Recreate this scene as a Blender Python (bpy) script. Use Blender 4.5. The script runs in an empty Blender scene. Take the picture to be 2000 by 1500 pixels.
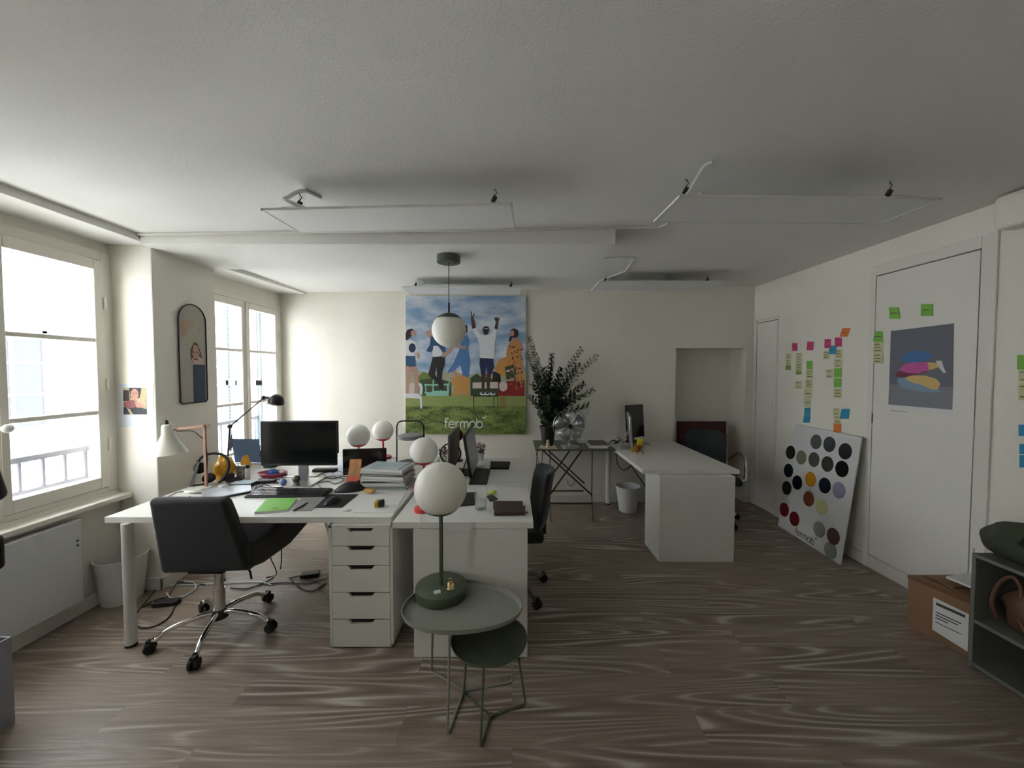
import bpy, bmesh, math, random
from mathutils import Vector, Matrix, noise
R = math.radians
PI = math.pi
random.seed(7)
col = bpy.context.scene.collection
sc = bpy.context.scene

# ------------------------------------------------------------------ camera, light, exposure
FPX, HOR, CH = 745.0, 725.0, 1.545          # focal length in px (2000 px wide), horizon row, camera height in m
PITCH = math.atan((750 - HOR) / FPX)
cam_d = bpy.data.cameras.new('camera')
cam_d.sensor_fit = 'HORIZONTAL'; cam_d.sensor_width = 36.0
cam_d.lens = 36.0 * FPX / 2000.0
cam_d.clip_start = 0.05; cam_d.clip_end = 200
cam = bpy.data.objects.new('camera', cam_d); col.objects.link(cam)
cam.location = (0, 0, CH); cam.rotation_euler = (R(90) - PITCH, 0, 0)
sc.camera = cam
sc.view_settings.view_transform = 'Standard'
sc.view_settings.look = 'None'
sc.view_settings.gamma = 1.0
sc.view_settings.use_curve_mapping = False
sc.view_settings.exposure = 0.70

w = bpy.data.worlds.new('overcast_sky'); sc.world = w; w.use_nodes = True
bg = w.node_tree.nodes['Background']
bg.inputs[0].default_value = (0.92, 0.955, 1.0, 1)
bg.inputs[1].default_value = 10.0
sun_d = bpy.data.lights.new('sun', 'SUN'); sun_d.energy = 4.0; sun_d.angle = R(6); sun_d.color = (1, .98, .95)
sun = bpy.data.objects.new('sun', sun_d); col.objects.link(sun)
sun.rotation_euler = Vector((-0.62, 0.25, -0.75)).to_track_quat('-Z', 'Y').to_euler()
def portal(loc, sx, sy):
    d = bpy.data.lights.new('window_portal', 'AREA'); d.shape = 'RECTANGLE'; d.size = sx; d.size_y = sy
    d.cycles.is_portal = True
    o = bpy.data.objects.new('window_portal', d); col.objects.link(o); o.location = loc
    o.rotation_euler = Vector((1, 0, 0)).to_track_quat('-Z', 'Z').to_euler()
portal((-2.86, 2.02, 1.5), 1.16, 1.7)
portal((-2.86, -.6, 1.5), .95, 1.7)
portal((-2.80, 3.84, 1.4), 1.2, 2.0)

# ------------------------------------------------------------------ a pixel row/column of the photograph to a point at a known depth
def ray(px, py):
    v = -(py - 750) / FPX
    return Vector(((px - 1000) / FPX, math.cos(PITCH) + math.sin(PITCH) * v, -math.sin(PITCH) + math.cos(PITCH) * v))
def aZ(px, py, z): d = ray(px, py); return Vector((0, 0, CH)) + d * ((z - CH) / d.z)
def aY(px, py, y): d = ray(px, py); return Vector((0, 0, CH)) + d * (y / d.y)
def aX(px, py, x): d = ray(px, py); return Vector((0, 0, CH)) + d * (x / d.x)
def aP(px, py, p0, n):
    d = ray(px, py); o = Vector((0, 0, CH)); return o + d * ((Vector(p0) - o).dot(n) / d.dot(n))

# ------------------------------------------------------------------ materials
def lin(c):
    return tuple(((v / 255) / 12.92 if v / 255 <= .04045 else ((v / 255 + .055) / 1.055) ** 2.4) for v in c)
MATS = {}
def mat(name, rgb, rough=.5, metal=0., var=.06, scale=12., bump=0., bscale=60., spec=.5, trans=0., coat=0., emit=None, alpha=1., sheen=0.):
    if name in MATS: return MATS[name]
    m = bpy.data.materials.new(name); m.use_nodes = True
    nt = m.node_tree; b = nt.nodes['Principled BSDF']
    r, g, bl = lin(rgb)
    tc = nt.nodes.new('ShaderNodeTexCoord')
    n = nt.nodes.new('ShaderNodeTexNoise'); n.inputs['Scale'].default_value = scale; n.inputs['Detail'].default_value = 4
    nt.links.new(tc.outputs['Object'], n.inputs['Vector'])
    mx = nt.nodes.new('ShaderNodeMix'); mx.data_type = 'RGBA'
    mx.inputs['A'].default_value = (r * (1 - var), g * (1 - var), bl * (1 - var), 1)
    mx.inputs['B'].default_value = (min(1, r * (1 + var)), min(1, g * (1 + var)), min(1, bl * (1 + var)), 1)
    nt.links.new(n.outputs['Fac'], mx.inputs['Factor'])
    nt.links.new(mx.outputs['Result'], b.inputs['Base Color'])
    b.inputs['Roughness'].default_value = rough; b.inputs['Metallic'].default_value = metal
    b.inputs['Specular IOR Level'].default_value = spec
    b.inputs['Transmission Weight'].default_value = trans
    b.inputs['Coat Weight'].default_value = coat
    b.inputs['Sheen Weight'].default_value = sheen
    if emit:
        b.inputs['Emission Color'].default_value = (*lin(emit[0]), 1); b.inputs['Emission Strength'].default_value = emit[1]
    if bump:
        n2 = nt.nodes.new('ShaderNodeTexNoise'); n2.inputs['Scale'].default_value = bscale; n2.inputs['Detail'].default_value = 6
        nt.links.new(tc.outputs['Object'], n2.inputs['Vector'])
        bp = nt.nodes.new('ShaderNodeBump'); bp.inputs['Strength'].default_value = bump; bp.inputs['Distance'].default_value = .01
        nt.links.new(n2.outputs['Fac'], bp.inputs['Height']); nt.links.new(bp.outputs['Normal'], b.inputs['Normal'])
    MATS[name] = m
    return m

def glass_mat(name, tint=(1, 1, 1), f=.06):
    m = bpy.data.materials.new(name); m.use_nodes = True; nt = m.node_tree
    nt.nodes.remove(nt.nodes['Principled BSDF'])
    out = nt.nodes['Material Output']
    t = nt.nodes.new('ShaderNodeBsdfTransparent'); t.inputs[0].default_value = (*tint, 1)
    g = nt.nodes.new('ShaderNodeBsdfGlossy'); g.inputs['Roughness'].default_value = .02
    lw = nt.nodes.new('ShaderNodeLayerWeight'); lw.inputs[0].default_value = .5
    pw = nt.nodes.new('ShaderNodeMath'); pw.operation = 'POWER'; pw.inputs[1].default_value = 4
    ml = nt.nodes.new('ShaderNodeMath'); ml.operation = 'MULTIPLY_ADD'; ml.inputs[1].default_value = .7; ml.inputs[2].default_value = .03
    nt.links.new(lw.outputs['Facing'], pw.inputs[0]); nt.links.new(pw.outputs[0], ml.inputs[0])
    mx = nt.nodes.new('ShaderNodeMixShader')
    nt.links.new(ml.outputs[0], mx.inputs[0]); nt.links.new(t.outputs[0], mx.inputs[1]); nt.links.new(g.outputs[0], mx.inputs[2])
    nt.links.new(mx.outputs[0], out.inputs[0])
    return m

def floor_mat():
    m = bpy.data.materials.new('grey_oak_laminate'); m.use_nodes = True; nt = m.node_tree; L = nt.links.new
    b = nt.nodes['Principled BSDF']; N = nt.nodes.new
    tc = N('ShaderNodeTexCoord')
    br = N('ShaderNodeTexBrick')
    br.inputs['Color1'].default_value = (0, 0, 0, 1); br.inputs['Color2'].default_value = (1, 1, 1, 1); br.inputs['Mortar'].default_value = (.5, .5, .5, 1)
    br.inputs['Scale'].default_value = 1; br.inputs['Brick Width'].default_value = 1.3; br.inputs['Row Height'].default_value = .19
    br.inputs['Mortar Size'].default_value = .0012; br.offset = .37; br.offset_frequency = 2
    L(tc.outputs['Object'], br.inputs['Vector'])
    plank = N('ShaderNodeMath'); plank.operation = 'MULTIPLY'; plank.inputs[1].default_value = 37.
    L(br.outputs['Color'], plank.inputs[0])
    mp = N('ShaderNodeMapping'); mp.inputs['Scale'].default_value = (.44, 5.2, 1)
    L(tc.outputs['Object'], mp.inputs['Vector'])
    n1 = N('ShaderNodeTexNoise'); n1.noise_dimensions = '4D'; n1.inputs['Scale'].default_value = 1.0; n1.inputs['Detail'].default_value = .7; n1.inputs['Roughness'].default_value = .45
    L(mp.outputs[0], n1.inputs['Vector']); L(plank.outputs[0], n1.inputs['W'])
    k = N('ShaderNodeMath'); k.operation = 'MULTIPLY'; k.inputs[1].default_value = 120.
    L(n1.outputs['Fac'], k.inputs[0])
    s = N('ShaderNodeMath'); s.operation = 'SINE'; L(k.outputs[0], s.inputs[0])
    # fine streaks along the plank
    mp2 = N('ShaderNodeMapping'); mp2.inputs['Scale'].default_value = (3., 90, 1); L(tc.outputs['Object'], mp2.inputs['Vector'])
    n2 = N('ShaderNodeTexNoise'); n2.inputs['Scale'].default_value = 1; n2.inputs['Detail'].default_value = 5; L(mp2.outputs[0], n2.inputs['Vector'])
    mp3 = N('ShaderNodeMapping'); mp3.inputs['Scale'].default_value = (.8, 2.6, 1); L(tc.outputs['Object'], mp3.inputs['Vector'])
    n3 = N('ShaderNodeTexNoise'); n3.noise_dimensions = '4D'; n3.inputs['Scale'].default_value = 1.3; n3.inputs['Detail'].default_value = 3
    L(mp3.outputs[0], n3.inputs['Vector']); L(plank.outputs[0], n3.inputs['W'])
    cr = N('ShaderNodeValToRGB'); e = cr.color_ramp.elements
    e[0].position = 0.0; e[0].color = (*lin((112, 97, 84)), 1); e[1].position = 1.; e[1].color = (*lin((196, 187, 176)), 1)
    x = e.new(.6); x.color = (*lin((142, 126, 111)), 1); x = e.new(.85); x.color = (*lin((160, 147, 134)), 1)
    mr = N('ShaderNodeMapRange'); mr.inputs['From Min'].default_value = -1; mr.inputs['From Max'].default_value = 1
    L(s.outputs[0], mr.inputs['Value'])
    # weight of the rings varies over the board
    a = N('ShaderNodeMix'); a.data_type = 'RGBA'
    a.inputs['A'].default_value = (*lin((148, 132, 117)), 1)
    wr = N('ShaderNodeMapRange'); wr.inputs['From Min'].default_value = .40; wr.inputs['From Max'].default_value = .62; L(n3.outputs['Fac'], wr.inputs['Value'])
    L(wr.outputs[0], a.inputs['Factor']); L(mr.outputs[0], cr.inputs[0]); L(cr.outputs[0], a.inputs['B'])
    st = N('ShaderNodeMapRange'); st.inputs['From Min'].default_value = .3; st.inputs['From Max'].default_value = .7; st.inputs['To Min'].default_value = .8; st.inputs['To Max'].default_value = 1.17
    L(n2.outputs['Fac'], st.inputs['Value'])
    mu = N('ShaderNodeVectorMath'); mu.operation = 'SCALE'; L(a.outputs['Result'], mu.inputs[0]); L(st.outputs[0], mu.inputs['Scale'])
    sv = N('ShaderNodeMapRange'); sv.inputs['To Min'].default_value = 1; sv.inputs['To Max'].default_value = .72; L(br.outputs['Fac'], sv.inputs['Value'])
    mu2 = N('ShaderNodeVectorMath'); mu2.operation = 'SCALE'; L(mu.outputs[0], mu2.inputs[0]); L(sv.outputs[0], mu2.inputs['Scale'])
    L(mu2.outputs[0], b.inputs['Base Color'])
    b.inputs['Roughness'].default_value = .42
    rr = N('ShaderNodeMapRange'); rr.inputs['To Min'].default_value = .36; rr.inputs['To Max'].default_value = .56; L(mr.outputs[0], rr.inputs['Value']); L(rr.outputs[0], b.inputs['Roughness'])
    bp = N('ShaderNodeBump'); bp.inputs['Strength'].default_value = .12; bp.inputs['Distance'].default_value = .003
    L(n2.outputs['Fac'], bp.inputs['Height']); L(bp.outputs[0], b.inputs['Normal'])
    return m

M_plaster = mat('cream_plaster', (240, 236, 224), .85, var=.02, scale=1.5, bump=.25, bscale=90, spec=.2)
M_ceil = mat('white_ceiling_paint', (236, 235, 229), .9, var=.02, scale=1.2, bump=.2, bscale=120, spec=.2)
M_trim = mat('white_satin_trim', (232, 229, 219), .45, var=.02, scale=3, bump=.05, bscale=30)
M_frame = mat('painted_window_wood', (234, 229, 217), .4, var=.03, scale=6, bump=.08, bscale=40)
M_door = mat('door_paint', (236, 233, 224), .5, var=.015, scale=2, bump=.06, bscale=60)
M_gap = mat('dark_gap', (40, 36, 30), .9)
M_white = mat('white_laminate', (228, 227, 220), .35, var=.01, scale=4)
M_whitem = mat('white_painted_metal', (224, 223, 217), .35, var=.02)
M_plast_w = mat('white_plastic', (226, 226, 222), .4, var=.02)
M_blk = mat('black_plastic', (24, 24, 26), .45, var=.1)
M_blkm = mat('black_painted_metal', (26, 25, 25), .4, var=.1)
M_screen = mat('dark_glossy_screen', (10, 12, 16), .12, var=.02, coat=.3)
M_chrome = mat('polished_chrome', (225, 225, 225), .08, 1., var=.02)
M_alu = mat('brushed_aluminium', (188, 188, 190), .32, 1., var=.05, scale=40)
M_fabric = mat('black_chair_fabric', (26, 27, 31), .85, var=.15, scale=60, bump=.3, bscale=400, sheen=.2)
M_dkgrey = mat('dark_grey_plastic', (70, 72, 74), .5)
M_opal = mat('opal_globe_plastic', (246, 243, 234), .35, var=.01, trans=0.)
M_red = mat('poppy_red_metal', (196, 38, 42), .4)
M_green = mat('cactus_green_metal', (78, 88, 68), .45, var=.04)
M_sage = mat('clay_grey_metal', (140, 142, 130), .45, var=.03)
M_paper = mat('white_paper', (232, 232, 228), .8, var=.02)
M_dark = mat('very_dark_rubber', (16, 16, 16), .6)
M_opal.node_tree.nodes['Principled BSDF'].inputs['Subsurface Weight'].default_value = .9; M_opal.node_tree.nodes['Principled BSDF'].inputs['Subsurface Radius'].default_value = (1, 1, .95); M_opal.node_tree.nodes['Principled BSDF'].inputs['Subsurface Scale'].default_value = .12
M_glass = glass_mat('clear_glass', (1, 1, 1)); M_pane_dim = glass_mat('dimmed_window_glass', (.76, .77, .78))  # second glass has a grey tint added to dim daylight through the seen windows
M_wood = mat('pale_wood', (172, 130, 106), .5, var=.15, scale=30)

# ------------------------------------------------------------------ mesh builder
def smoothline(pts, n=6):
    pts = [Vector(p) for p in pts]
    if len(pts) < 3: return pts
    P = [pts[0] * 2 - pts[1]] + pts + [pts[-1] * 2 - pts[-2]]
    out = []
    for i in range(1, len(P) - 2):
        a, b, c, d = P[i - 1:i + 3]
        for k in range(n):
            t = k / n
            out.append(.5 * ((2 * b) + (c - a) * t + (2 * a - 5 * b + 4 * c - d) * t * t + (3 * b - a - 3 * c + d) * t ** 3))
    out.append(pts[-1])
    return out

class MB:
    def __init__(s): s.bm = bmesh.new(); s.k = 0
    def _f(s, vs):
        try: f = s.bm.faces.new(vs); f.material_index = s.k; return f
        except ValueError: return None
    def hexa(s, c):     # 8 corners: bottom 4 ccw, top 4 ccw
        v = [s.bm.verts.new(p) for p in c]
        for q in ((3, 2, 1, 0), (4, 5, 6, 7), (0, 1, 5, 4), (1, 2, 6, 5), (2, 3, 7, 6), (3, 0, 4, 7)): s._f([v[i] for i in q])
        return s
    def box(s, x0, y0, z0, x1, y1, z1):
        x0, x1 = min(x0, x1), max(x0, x1); y0, y1 = min(y0, y1), max(y0, y1); z0, z1 = min(z0, z1), max(z0, z1)
        return s.hexa([(x0, y0, z0), (x1, y0, z0), (x1, y1, z0), (x0, y1, z0), (x0, y0, z1), (x1, y0, z1), (x1, y1, z1), (x0, y1, z1)])
    def obox(s, c, size, M=Matrix.Identity(3)):
        c = Vector(c); h = [v / 2 for v in size]
        return s.hexa([c + M @ Vector((a * h[0], b * h[1], d * h[2])) for d in (-1, 1) for a, b in ((-1, -1), (1, -1), (1, 1), (-1, 1))])
    def bar(s, p0, p1, wd, ht, up=(0, 0, 1)):   # rectangular bar between points
        p0 = Vector(p0); p1 = Vector(p1); d = (p1 - p0).normalized(); u = Vector(up)
        if abs(d.dot(u)) > .98: u = Vector((0, 1, 0))
        sd = d.cross(u).normalized() * wd / 2; uu = sd.cross(d).normalized() * ht / 2
        return s.hexa([p0 - sd - uu, p0 + sd - uu, p1 + sd - uu, p1 - sd - uu, p0 - sd + uu, p0 + sd + uu, p1 + sd + uu, p1 - sd + uu])
    def ring(s, c, ax, r, seg, ref=None):
        ax = Vector(ax).normalized(); ref = Vector(ref) if ref else (Vector((0, 0, 1)) if abs(ax.z) < .9 else Vector((1, 0, 0)))
        u = ax.cross(ref).normalized(); v = ax.cross(u).normalized()
        return [s.bm.verts.new(Vector(c) + (u * math.cos(2 * PI * i / seg) + v * math.sin(2 * PI * i / seg)) * r) for i in range(seg)]
    def skin(s, rings, cap=True, closed=False):
        n = len(rings[0])
        pr = list(zip(rings, rings[1:])) + ([(rings[-1], rings[0])] if closed else [])
        for a, b in pr:
            for i in range(n): s._f([a[i], a[(i + 1) % n], b[(i + 1) % n], b[i]])
        if cap and not closed: s._f(list(reversed(rings[0]))); s._f(rings[-1])
        return s
    def cyl(s, p0, p1, r0, r1=None, seg=20):
        r1 = r0 if r1 is None else r1; d = Vector(p1) - Vector(p0)
        return s.skin([s.ring(p0, d, r0, seg), s.ring(p1, d, r1, seg)])
    def tube(s, pts, r, seg=8, smooth=0, closed=False):
        pts = smoothline(pts, smooth) if smooth else [Vector(p) for p in pts]
        rings = []; ref = None; n = len(pts)
        for i, p in enumerate(pts):
            a = pts[i - 1] if (i or closed) else pts[0]; b = pts[(i + 1) % n] if (i < n - 1 or closed) else pts[-1]
            d = (b - a)
            if d.length < 1e-9: d = Vector((0, 0, 1))
            d.normalize()
            if ref is None: ref = Vector((0, 0, 1)) if abs(d.z) < .9 else Vector((1, 0, 0))
            u = d.cross(ref)
            if u.length < 1e-4: u = d.cross(Vector((0, 1, 0)))
            u.normalize(); v = d.cross(u).normalized(); ref = -v
            rr = r[i] if isinstance(r, (list, tuple)) else r
            rings.append([s.bm.verts.new(p + (u * math.cos(2 * PI * k / seg) + v * math.sin(2 * PI * k / seg)) * rr) for k in range(seg)])
        return s.skin(rings, closed=closed)
    def lathe(s, prof, c=(0, 0, 0), seg=32, M=Matrix.Identity(3), sx=1, sy=1):     # prof: (r, z)
        c = Vector(c); rings = []
        for r, z in prof:
            rings.append([s.bm.verts.new(c + M @ Vector((max(r, 1e-4) * math.cos(2 * PI * i / seg) * sx, max(r, 1e-4) * math.sin(2 * PI * i / seg) * sy, z))) for i in range(seg)])
        return s.skin(rings)
    def sphere(s, c, r, seg=32, n=18, sz=1.):
        return s.lathe([(r * math.sin(PI * i / n), -r * sz * math.cos(PI * i / n)) for i in range(n + 1)], c, seg)
    def prism(s, poly, d, fn=None):    # poly: 3-D points, d: extrusion vector
        a = [s.bm.verts.new(Vector(p)) for p in poly]; b = [s.bm.verts.new(Vector(p) + Vector(d)) for p in poly]
        s._f(a); s._f(list(reversed(b))); n = len(a)
        for i in range(n): s._f([a[i], b[i], b[(i + 1) % n], a[(i + 1) % n]])
        return s
    def face(s, poly): s._f([s.bm.verts.new(Vector(p)) for p in poly]); return s
    def build(s, name, m, parent=None, smooth=True, bevel=0, seg=2, sub=0, w=False, solid=0, ang=35):
        bmesh.ops.recalc_face_normals(s.bm, faces=s.bm.faces)
        me = bpy.data.meshes.new(name)
        if parent is not None and w:
            bpy.context.view_layer.update()
            s.bm.transform(Matrix.Translation(parent.location).to_4x4().inverted() if parent.rotation_euler.z == 0 else (Matrix.Translation(parent.location) @ parent.rotation_euler.to_matrix().to_4x4()).inverted())
        s.bm.to_mesh(me); s.bm.free()
        for x in (m if isinstance(m, (list, tuple)) else [m]): me.materials.append(x)
        o = bpy.data.objects.new(name, me); col.objects.link(o)
        if parent is not None: o.parent = parent
        if smooth:
            for p in me.polygons: p.use_smooth = True
            me.set_sharp_from_angle(angle=R(ang))
        if solid:
            q = o.modifiers.new('solid', 'SOLIDIFY'); q.thickness = solid; q.offset = 0
        if bevel:
            q = o.modifiers.new('bevel', 'BEVEL'); q.width = bevel; q.segments = seg; q.limit_method = 'ANGLE'; q.angle_limit = R(40)
            if smooth: q.harden_normals = False
        if sub:
            q = o.modifiers.new('sub', 'SUBSURF'); q.levels = sub; q.render_levels = sub
        return o

def thing(name, label, cat, loc=(0, 0, 0), rz=0, group=None):
    o = bpy.data.objects.new(name, None); col.objects.link(o); o.location = loc; o.rotation_euler = (0, 0, rz)
    o.empty_display_size = .1
    return tag(o, label, cat, group)
def tag(o, label, cat, group=None):
    o['label'] = label; o['category'] = cat
    if group: o['group'] = group
    return o
def struct(o): o['kind'] = 'structure'; return o
def plab(o, label): o['label'] = label; return o
def setroot(o, p):     # put the object's own origin at p (mesh was built in world coordinates)
    p = Vector(p); o.data.transform(Matrix.Translation(-p)); o.location = p; return o
def copy_tree(o, parent=None):
    c = o.copy(); col.objects.link(c); c.parent = parent
    for ch in list(o.children): copy_tree(ch, c)
    return c
# ================================================================== THE ROOM
YB = 4.46; XR = 2.82; YF = -2.6; XP = -2.48        # back wall, right wall, front wall (behind the camera), pier face
def cz(x): return 2.457 + (x + 2.48) * 0.0125      # the old ceiling rises a little towards the right
b = MB().box(-3.1, YF, -.1, 3.1, YB + .5, 0)
struct(b.build('floor', floor_mat(), smooth=False))

def ceil_box(b, x0, y0, x1, y1, t=.25):
    b.hexa([(x0, y0, cz(x0)), (x1, y0, cz(x1)), (x1, y1, cz(x1)), (x0, y1, cz(x0)), (x0, y0, cz(x0) + t), (x1, y0, cz(x1) + t), (x1, y1, cz(x1) + t), (x0, y1, cz(x0) + t)])
b = MB(); ceil_box(b, -3.1, YF, 3.0, YB + .1)
struct(b.build('ceiling', M_ceil, smooth=False))
# dropped slab across the room
b = MB(); zb = 2.39
poly = [(XP, 2.57, zb), (.69, 2.57, zb), (.69, 2.86, zb), (-.4, 3.2, zb), (XP, 3.2, zb)]
b.prism(poly, (0, 0, .16)); struct(b.build('trim_1', M_ceil, smooth=False, bevel=.004))
# soffits over the two windows
b = MB().box(-3.0, 1.35, 2.41, XP, 2.65, 2.6).box(-3.0, -1.15, 2.41, XP, -.1, 2.6); struct(b.build('trim_2', M_ceil, smooth=False, bevel=.003))
b = MB().prism([(-3.0, 3.2, 2.415), (-2.44, 3.2, 2.415), (-2.39, YB, 2.44), (-3.0, YB, 2.44)], (0, 0, .2)); struct(b.build('trim_3', M_ceil, smooth=False, bevel=.003))
struct(MB().box(-3.0, YF, -.05, XP, -1.15, 2.5).build('wall_left', M_plaster, smooth=False))
struct(MB().box(-3.0, -.1, -.05, XP, 1.35, 2.5).build('wall_left', M_plaster, smooth=False))
struct(MB().box(-3.0, -1.15, -.05, -2.75, -.1, .72).build('wall_left', M_plaster, smooth=False))
struct(MB().box(-3.0, -1.15, 2.32, -2.775, -.1, 2.5).build('wall_left', M_plaster, smooth=False))
struct(MB().box(-3.0, 1.35, -.05, -2.75, 2.65, .72).build('wall_left', M_plaster, smooth=False))
struct(MB().box(-3.0, 2.65, -.05, XP, 3.21, 2.5).build('wall_left', M_plaster, smooth=False, bevel=.008))
struct(MB().box(-3.0, 3.21, -.05, -2.66, YB, .28).build('wall_left', M_plaster, smooth=False))
struct(MB().box(-3.0, 1.35, 2.32, -2.775, 2.65, 2.5).build('wall_left', M_plaster, smooth=False))
struct(MB().box(-3.0, 3.21, 2.29, -2.70, YB, 2.5).build('wall_left', M_plaster, smooth=False))
# back wall with the niche
nx0, nx1, nz, nd = aY(1320, 700, YB).x, aY(1457, 700, YB).x, aY(1400, 680, YB).z, .33
b = MB()
b.box(-3.0, YB, -.05, nx0, YB + .5, 2.6); b.box(nx1, YB, -.05, XR + .1, YB + .5, 2.6); b.box(nx0, YB, nz, nx1, YB + .5, 2.6); b.box(nx0, YB + nd, -.05, nx1, YB + .5, nz)
struct(b.build('wall_back', M_plaster, smooth=False))
b = MB().box(XR, YF, -.05, XR + .2, YB + .1, 2.62); struct(b.build('wall_right', M_plaster, smooth=False))
b = MB().box(-3.1, YF - .2, -.05, 3.1, YF, 2.62); struct(b.build('wall_front', M_plaster, smooth=False))
# baseboards
b = MB().box(-2.66, YB - .014, 0, nx0, YB, .085).box(nx1, YB - .014, 0, XR, YB, .085); struct(b.build('baseboard_back', M_trim, smooth=False, bevel=.004))
b = MB().box(-2.75, 1.35, 0, -2.735, 2.65, .09); struct(b.build('baseboard_left', M_trim, smooth=False, bevel=.004))
b = MB().box(-2.735, 2.65 - .014, 0, XP + .014, 2.65, .09).box(XP, 2.636, 0, XP + .014, 3.2, .09); struct(b.build('baseboard_left', M_trim, smooth=False, bevel=.004))
def XW(px, py): return aX(px, py, XR)
d1a = XW(1697, 800).y; d1b = XW(1940, 800).y; d1top = XW(1940, 455).z
d2a = XW(1476, 800).y; d2b = XW(1518, 800).y; d2top = XW(1477, 628).z
b = MB().box(XR - .014, YF, 0, XR, d1b - .0, .095).box(XR - .014, d1a, 0, XR, d2b, .095).box(XR - .014, d1b, 0, XR, d1a, .1); struct(b.build('baseboard_right', M_trim, smooth=False, bevel=.004))
# main flush cupboard door in the right wall
fw = .075
b = MB()
b.box(XR - .016, d1b, 0, XR, d1b + fw, d1top); b.box(XR - .016, d1a - fw * .55, 0, XR, d1a, d1top); b.box(XR - .016, d1b + fw, d1top - fw, XR, d1a - fw * .55, d1top)
struct(b.build('trim_4', M_trim, smooth=False, bevel=.004))
D1 = (MB().box(XR - .012, d1b + fw + .008, .105, XR, d1a - fw * .55 - .004, d1top - fw - .007)).build('door_1', M_door, smooth=False, bevel=.002); struct(D1)
g = MB().box(XR - .002, d1b + fw + .001, .1, XR + .001, d1a - fw * .55 - .001, d1top - fw - .001).build('door_gap', M_gap, D1, smooth=False)
p = XW(1705, 816); q = MB().box(XR - .015, p.y - .012, p.z - .035, XR - .011, p.y + .012, p.z + .035).build('recessed_handle', M_dkgrey, D1, smooth=False); plab(q, 'dark recessed pull')
for py in (845, 1080):
    p = XW(1907, py); MB().cyl((XR - .018, p.y, p.z - .03), (XR - .018, p.y, p.z + .03), .006, seg=10).build('hinge', M_trim, D1)
# narrow door by the corner
D2 = MB().box(XR - .012, d2b + .012, .09, XR, d2a - .02, d2top - .03).build('door_2', M_door, smooth=False, bevel=.002); struct(D2)
MB().box(XR - .003, d2b + .004, .085, XR + .001, d2a - .012, d2top - .022).build('door_gap', M_gap, D2, smooth=False)
p = XW(1511, 795); MB().box(XR - .02, p.y - .006, p.z - .05, XR - .011, p.y + .006, p.z + .05).build('lever_plate', M_trim, D2, smooth=False)
b = MB().box(XR - .006, d2b, 0, XR, d2b + .012, d2top).box(XR - .016, d2a - .012, 0, XR, d2a + .03, d2top + .02).box(XR - .01, d2b, d2top, XR, d2a, d2top + .02); struct(b.build('trim_5', M_trim, smooth=False, bevel=.003))
# rounded service box near the ceiling
p = XW(1985, 400); b = MB().box(XR - .14, 1.2, XW(1985, 452).z, XR, p.y, 2.51); struct(b.build('trim_6', M_plaster, smooth=True, bevel=.03, seg=4))

# ------------------------------------------------------------------ windows
def casement(n, X, y0, ym, y1, z0, z1, mz, fw=.07, st=.055, t=.045):
    W = MB()
    for a, c in ((y0, y0 + fw), (y1 - fw, y1)): W.box(X - .05, a, z0, X + .03, c, z1)
    W.box(X - .05, y0 + fw, z1 - fw * .9, X + .03, y1 - fw, z1); W.box(X - .05, y0 + fw, z0, X + .03, y1 - fw, z0 + fw * .8)
    root = W.build('window_%d' % n, M_frame, smooth=False, bevel=.004); struct(root)
    zb, zt = z0 + fw * .8 + .004, z1 - fw * .9 - .006
    for a, c, hy in ((y0 + fw + .003, ym - .002, y0 + fw), (ym + .002, y1 - fw - .003, y1 - fw)):
        S = MB()
        S.box(X - .02, a, zb, X + t, a + st, zt); S.box(X - .02, c - st, zb, X + t, c, zt)
        S.box(X - .02, a + st, zb, X + t, c - st, zb + st * 1.35); S.box(X - .02, a + st, zt - st * 1.2, X + t, c - st, zt)
        for z in mz: S.box(X - .012, a + st, z - .014, X + t - .008, c - st, z + .014)
        s_ = S.build('sash', M_frame, root, smooth=False, bevel=.005)
        MB().face([(X, a + st, zb + st), (X, c - st, zb + st), (X, c - st, zt - st), (X, a + st, zt - st)]).build('glass_pane', M_glass if n == 3 else M_pane_dim, s_, smooth=False)
        H = MB()
        for z in (z0 + .35, (z0 + z1) / 2 - .07, z1 - .35): H.cyl((X + t + .005, hy, z - .04), (X + t + .005, hy, z + .04), .008, seg=10)
        H.build('hinge', M_frame, s_)
    C = MB(); C.cyl((X + t + .012, ym, zb), (X + t + .012, ym, zt), .009, seg=10); C.box(X + t, ym - .014, zb, X + t + .006, ym + .014, zt)
    C.build('espagnolette_rod', M_frame, root)
    K = MB(); K.cyl((X + t, ym, mz[0] - .03), (X + t + .05, ym, mz[0] - .03), .014, seg=14); K.sphere((X + t + .062, ym, mz[0] - .03), .024, 16, 10)
    K.build('handle', M_plast_w, root)
    return root
casement(1, -2.79, 1.42, 2.02, 2.655, .70, 2.35, (1.27, 1.75))
casement(3, -2.79, -1.145, -.62, -.105, .70, 2.35, (1.27, 1.75))
casement(2, -2.715, 3.2, 3.845, 4.45, .30, 2.31, (.75, 1.225, 1.75))
b = MB().box(-2.80, 1.36, .665, -2.66, 2.645, .699).box(-2.80, -1.14, .665, -2.66, -.11, .699); struct(b.build('trim_7', M_frame, smooth=False, bevel=.006))
# outer masonry jambs, seen through the panes
M_cream = mat('cream_render', (226, 214, 180), .9, var=.05, scale=3)
b = MB().box(-3.05, 2.70, -2, -2.84, 3.17, 3.2).box(-3.14, -.05, -2, -2.84, 1.40, 3.2).box(-3.14, -2, -2, -2.84, -1.2, 3.2).box(-2.92, 4.47, -2, -2.84, 7, 3.2).box(-3.13, -2, 3.2, -2.85, 7, 3.5)
struct(b.build('exterior_wall', M_cream, smooth=False))
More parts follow.
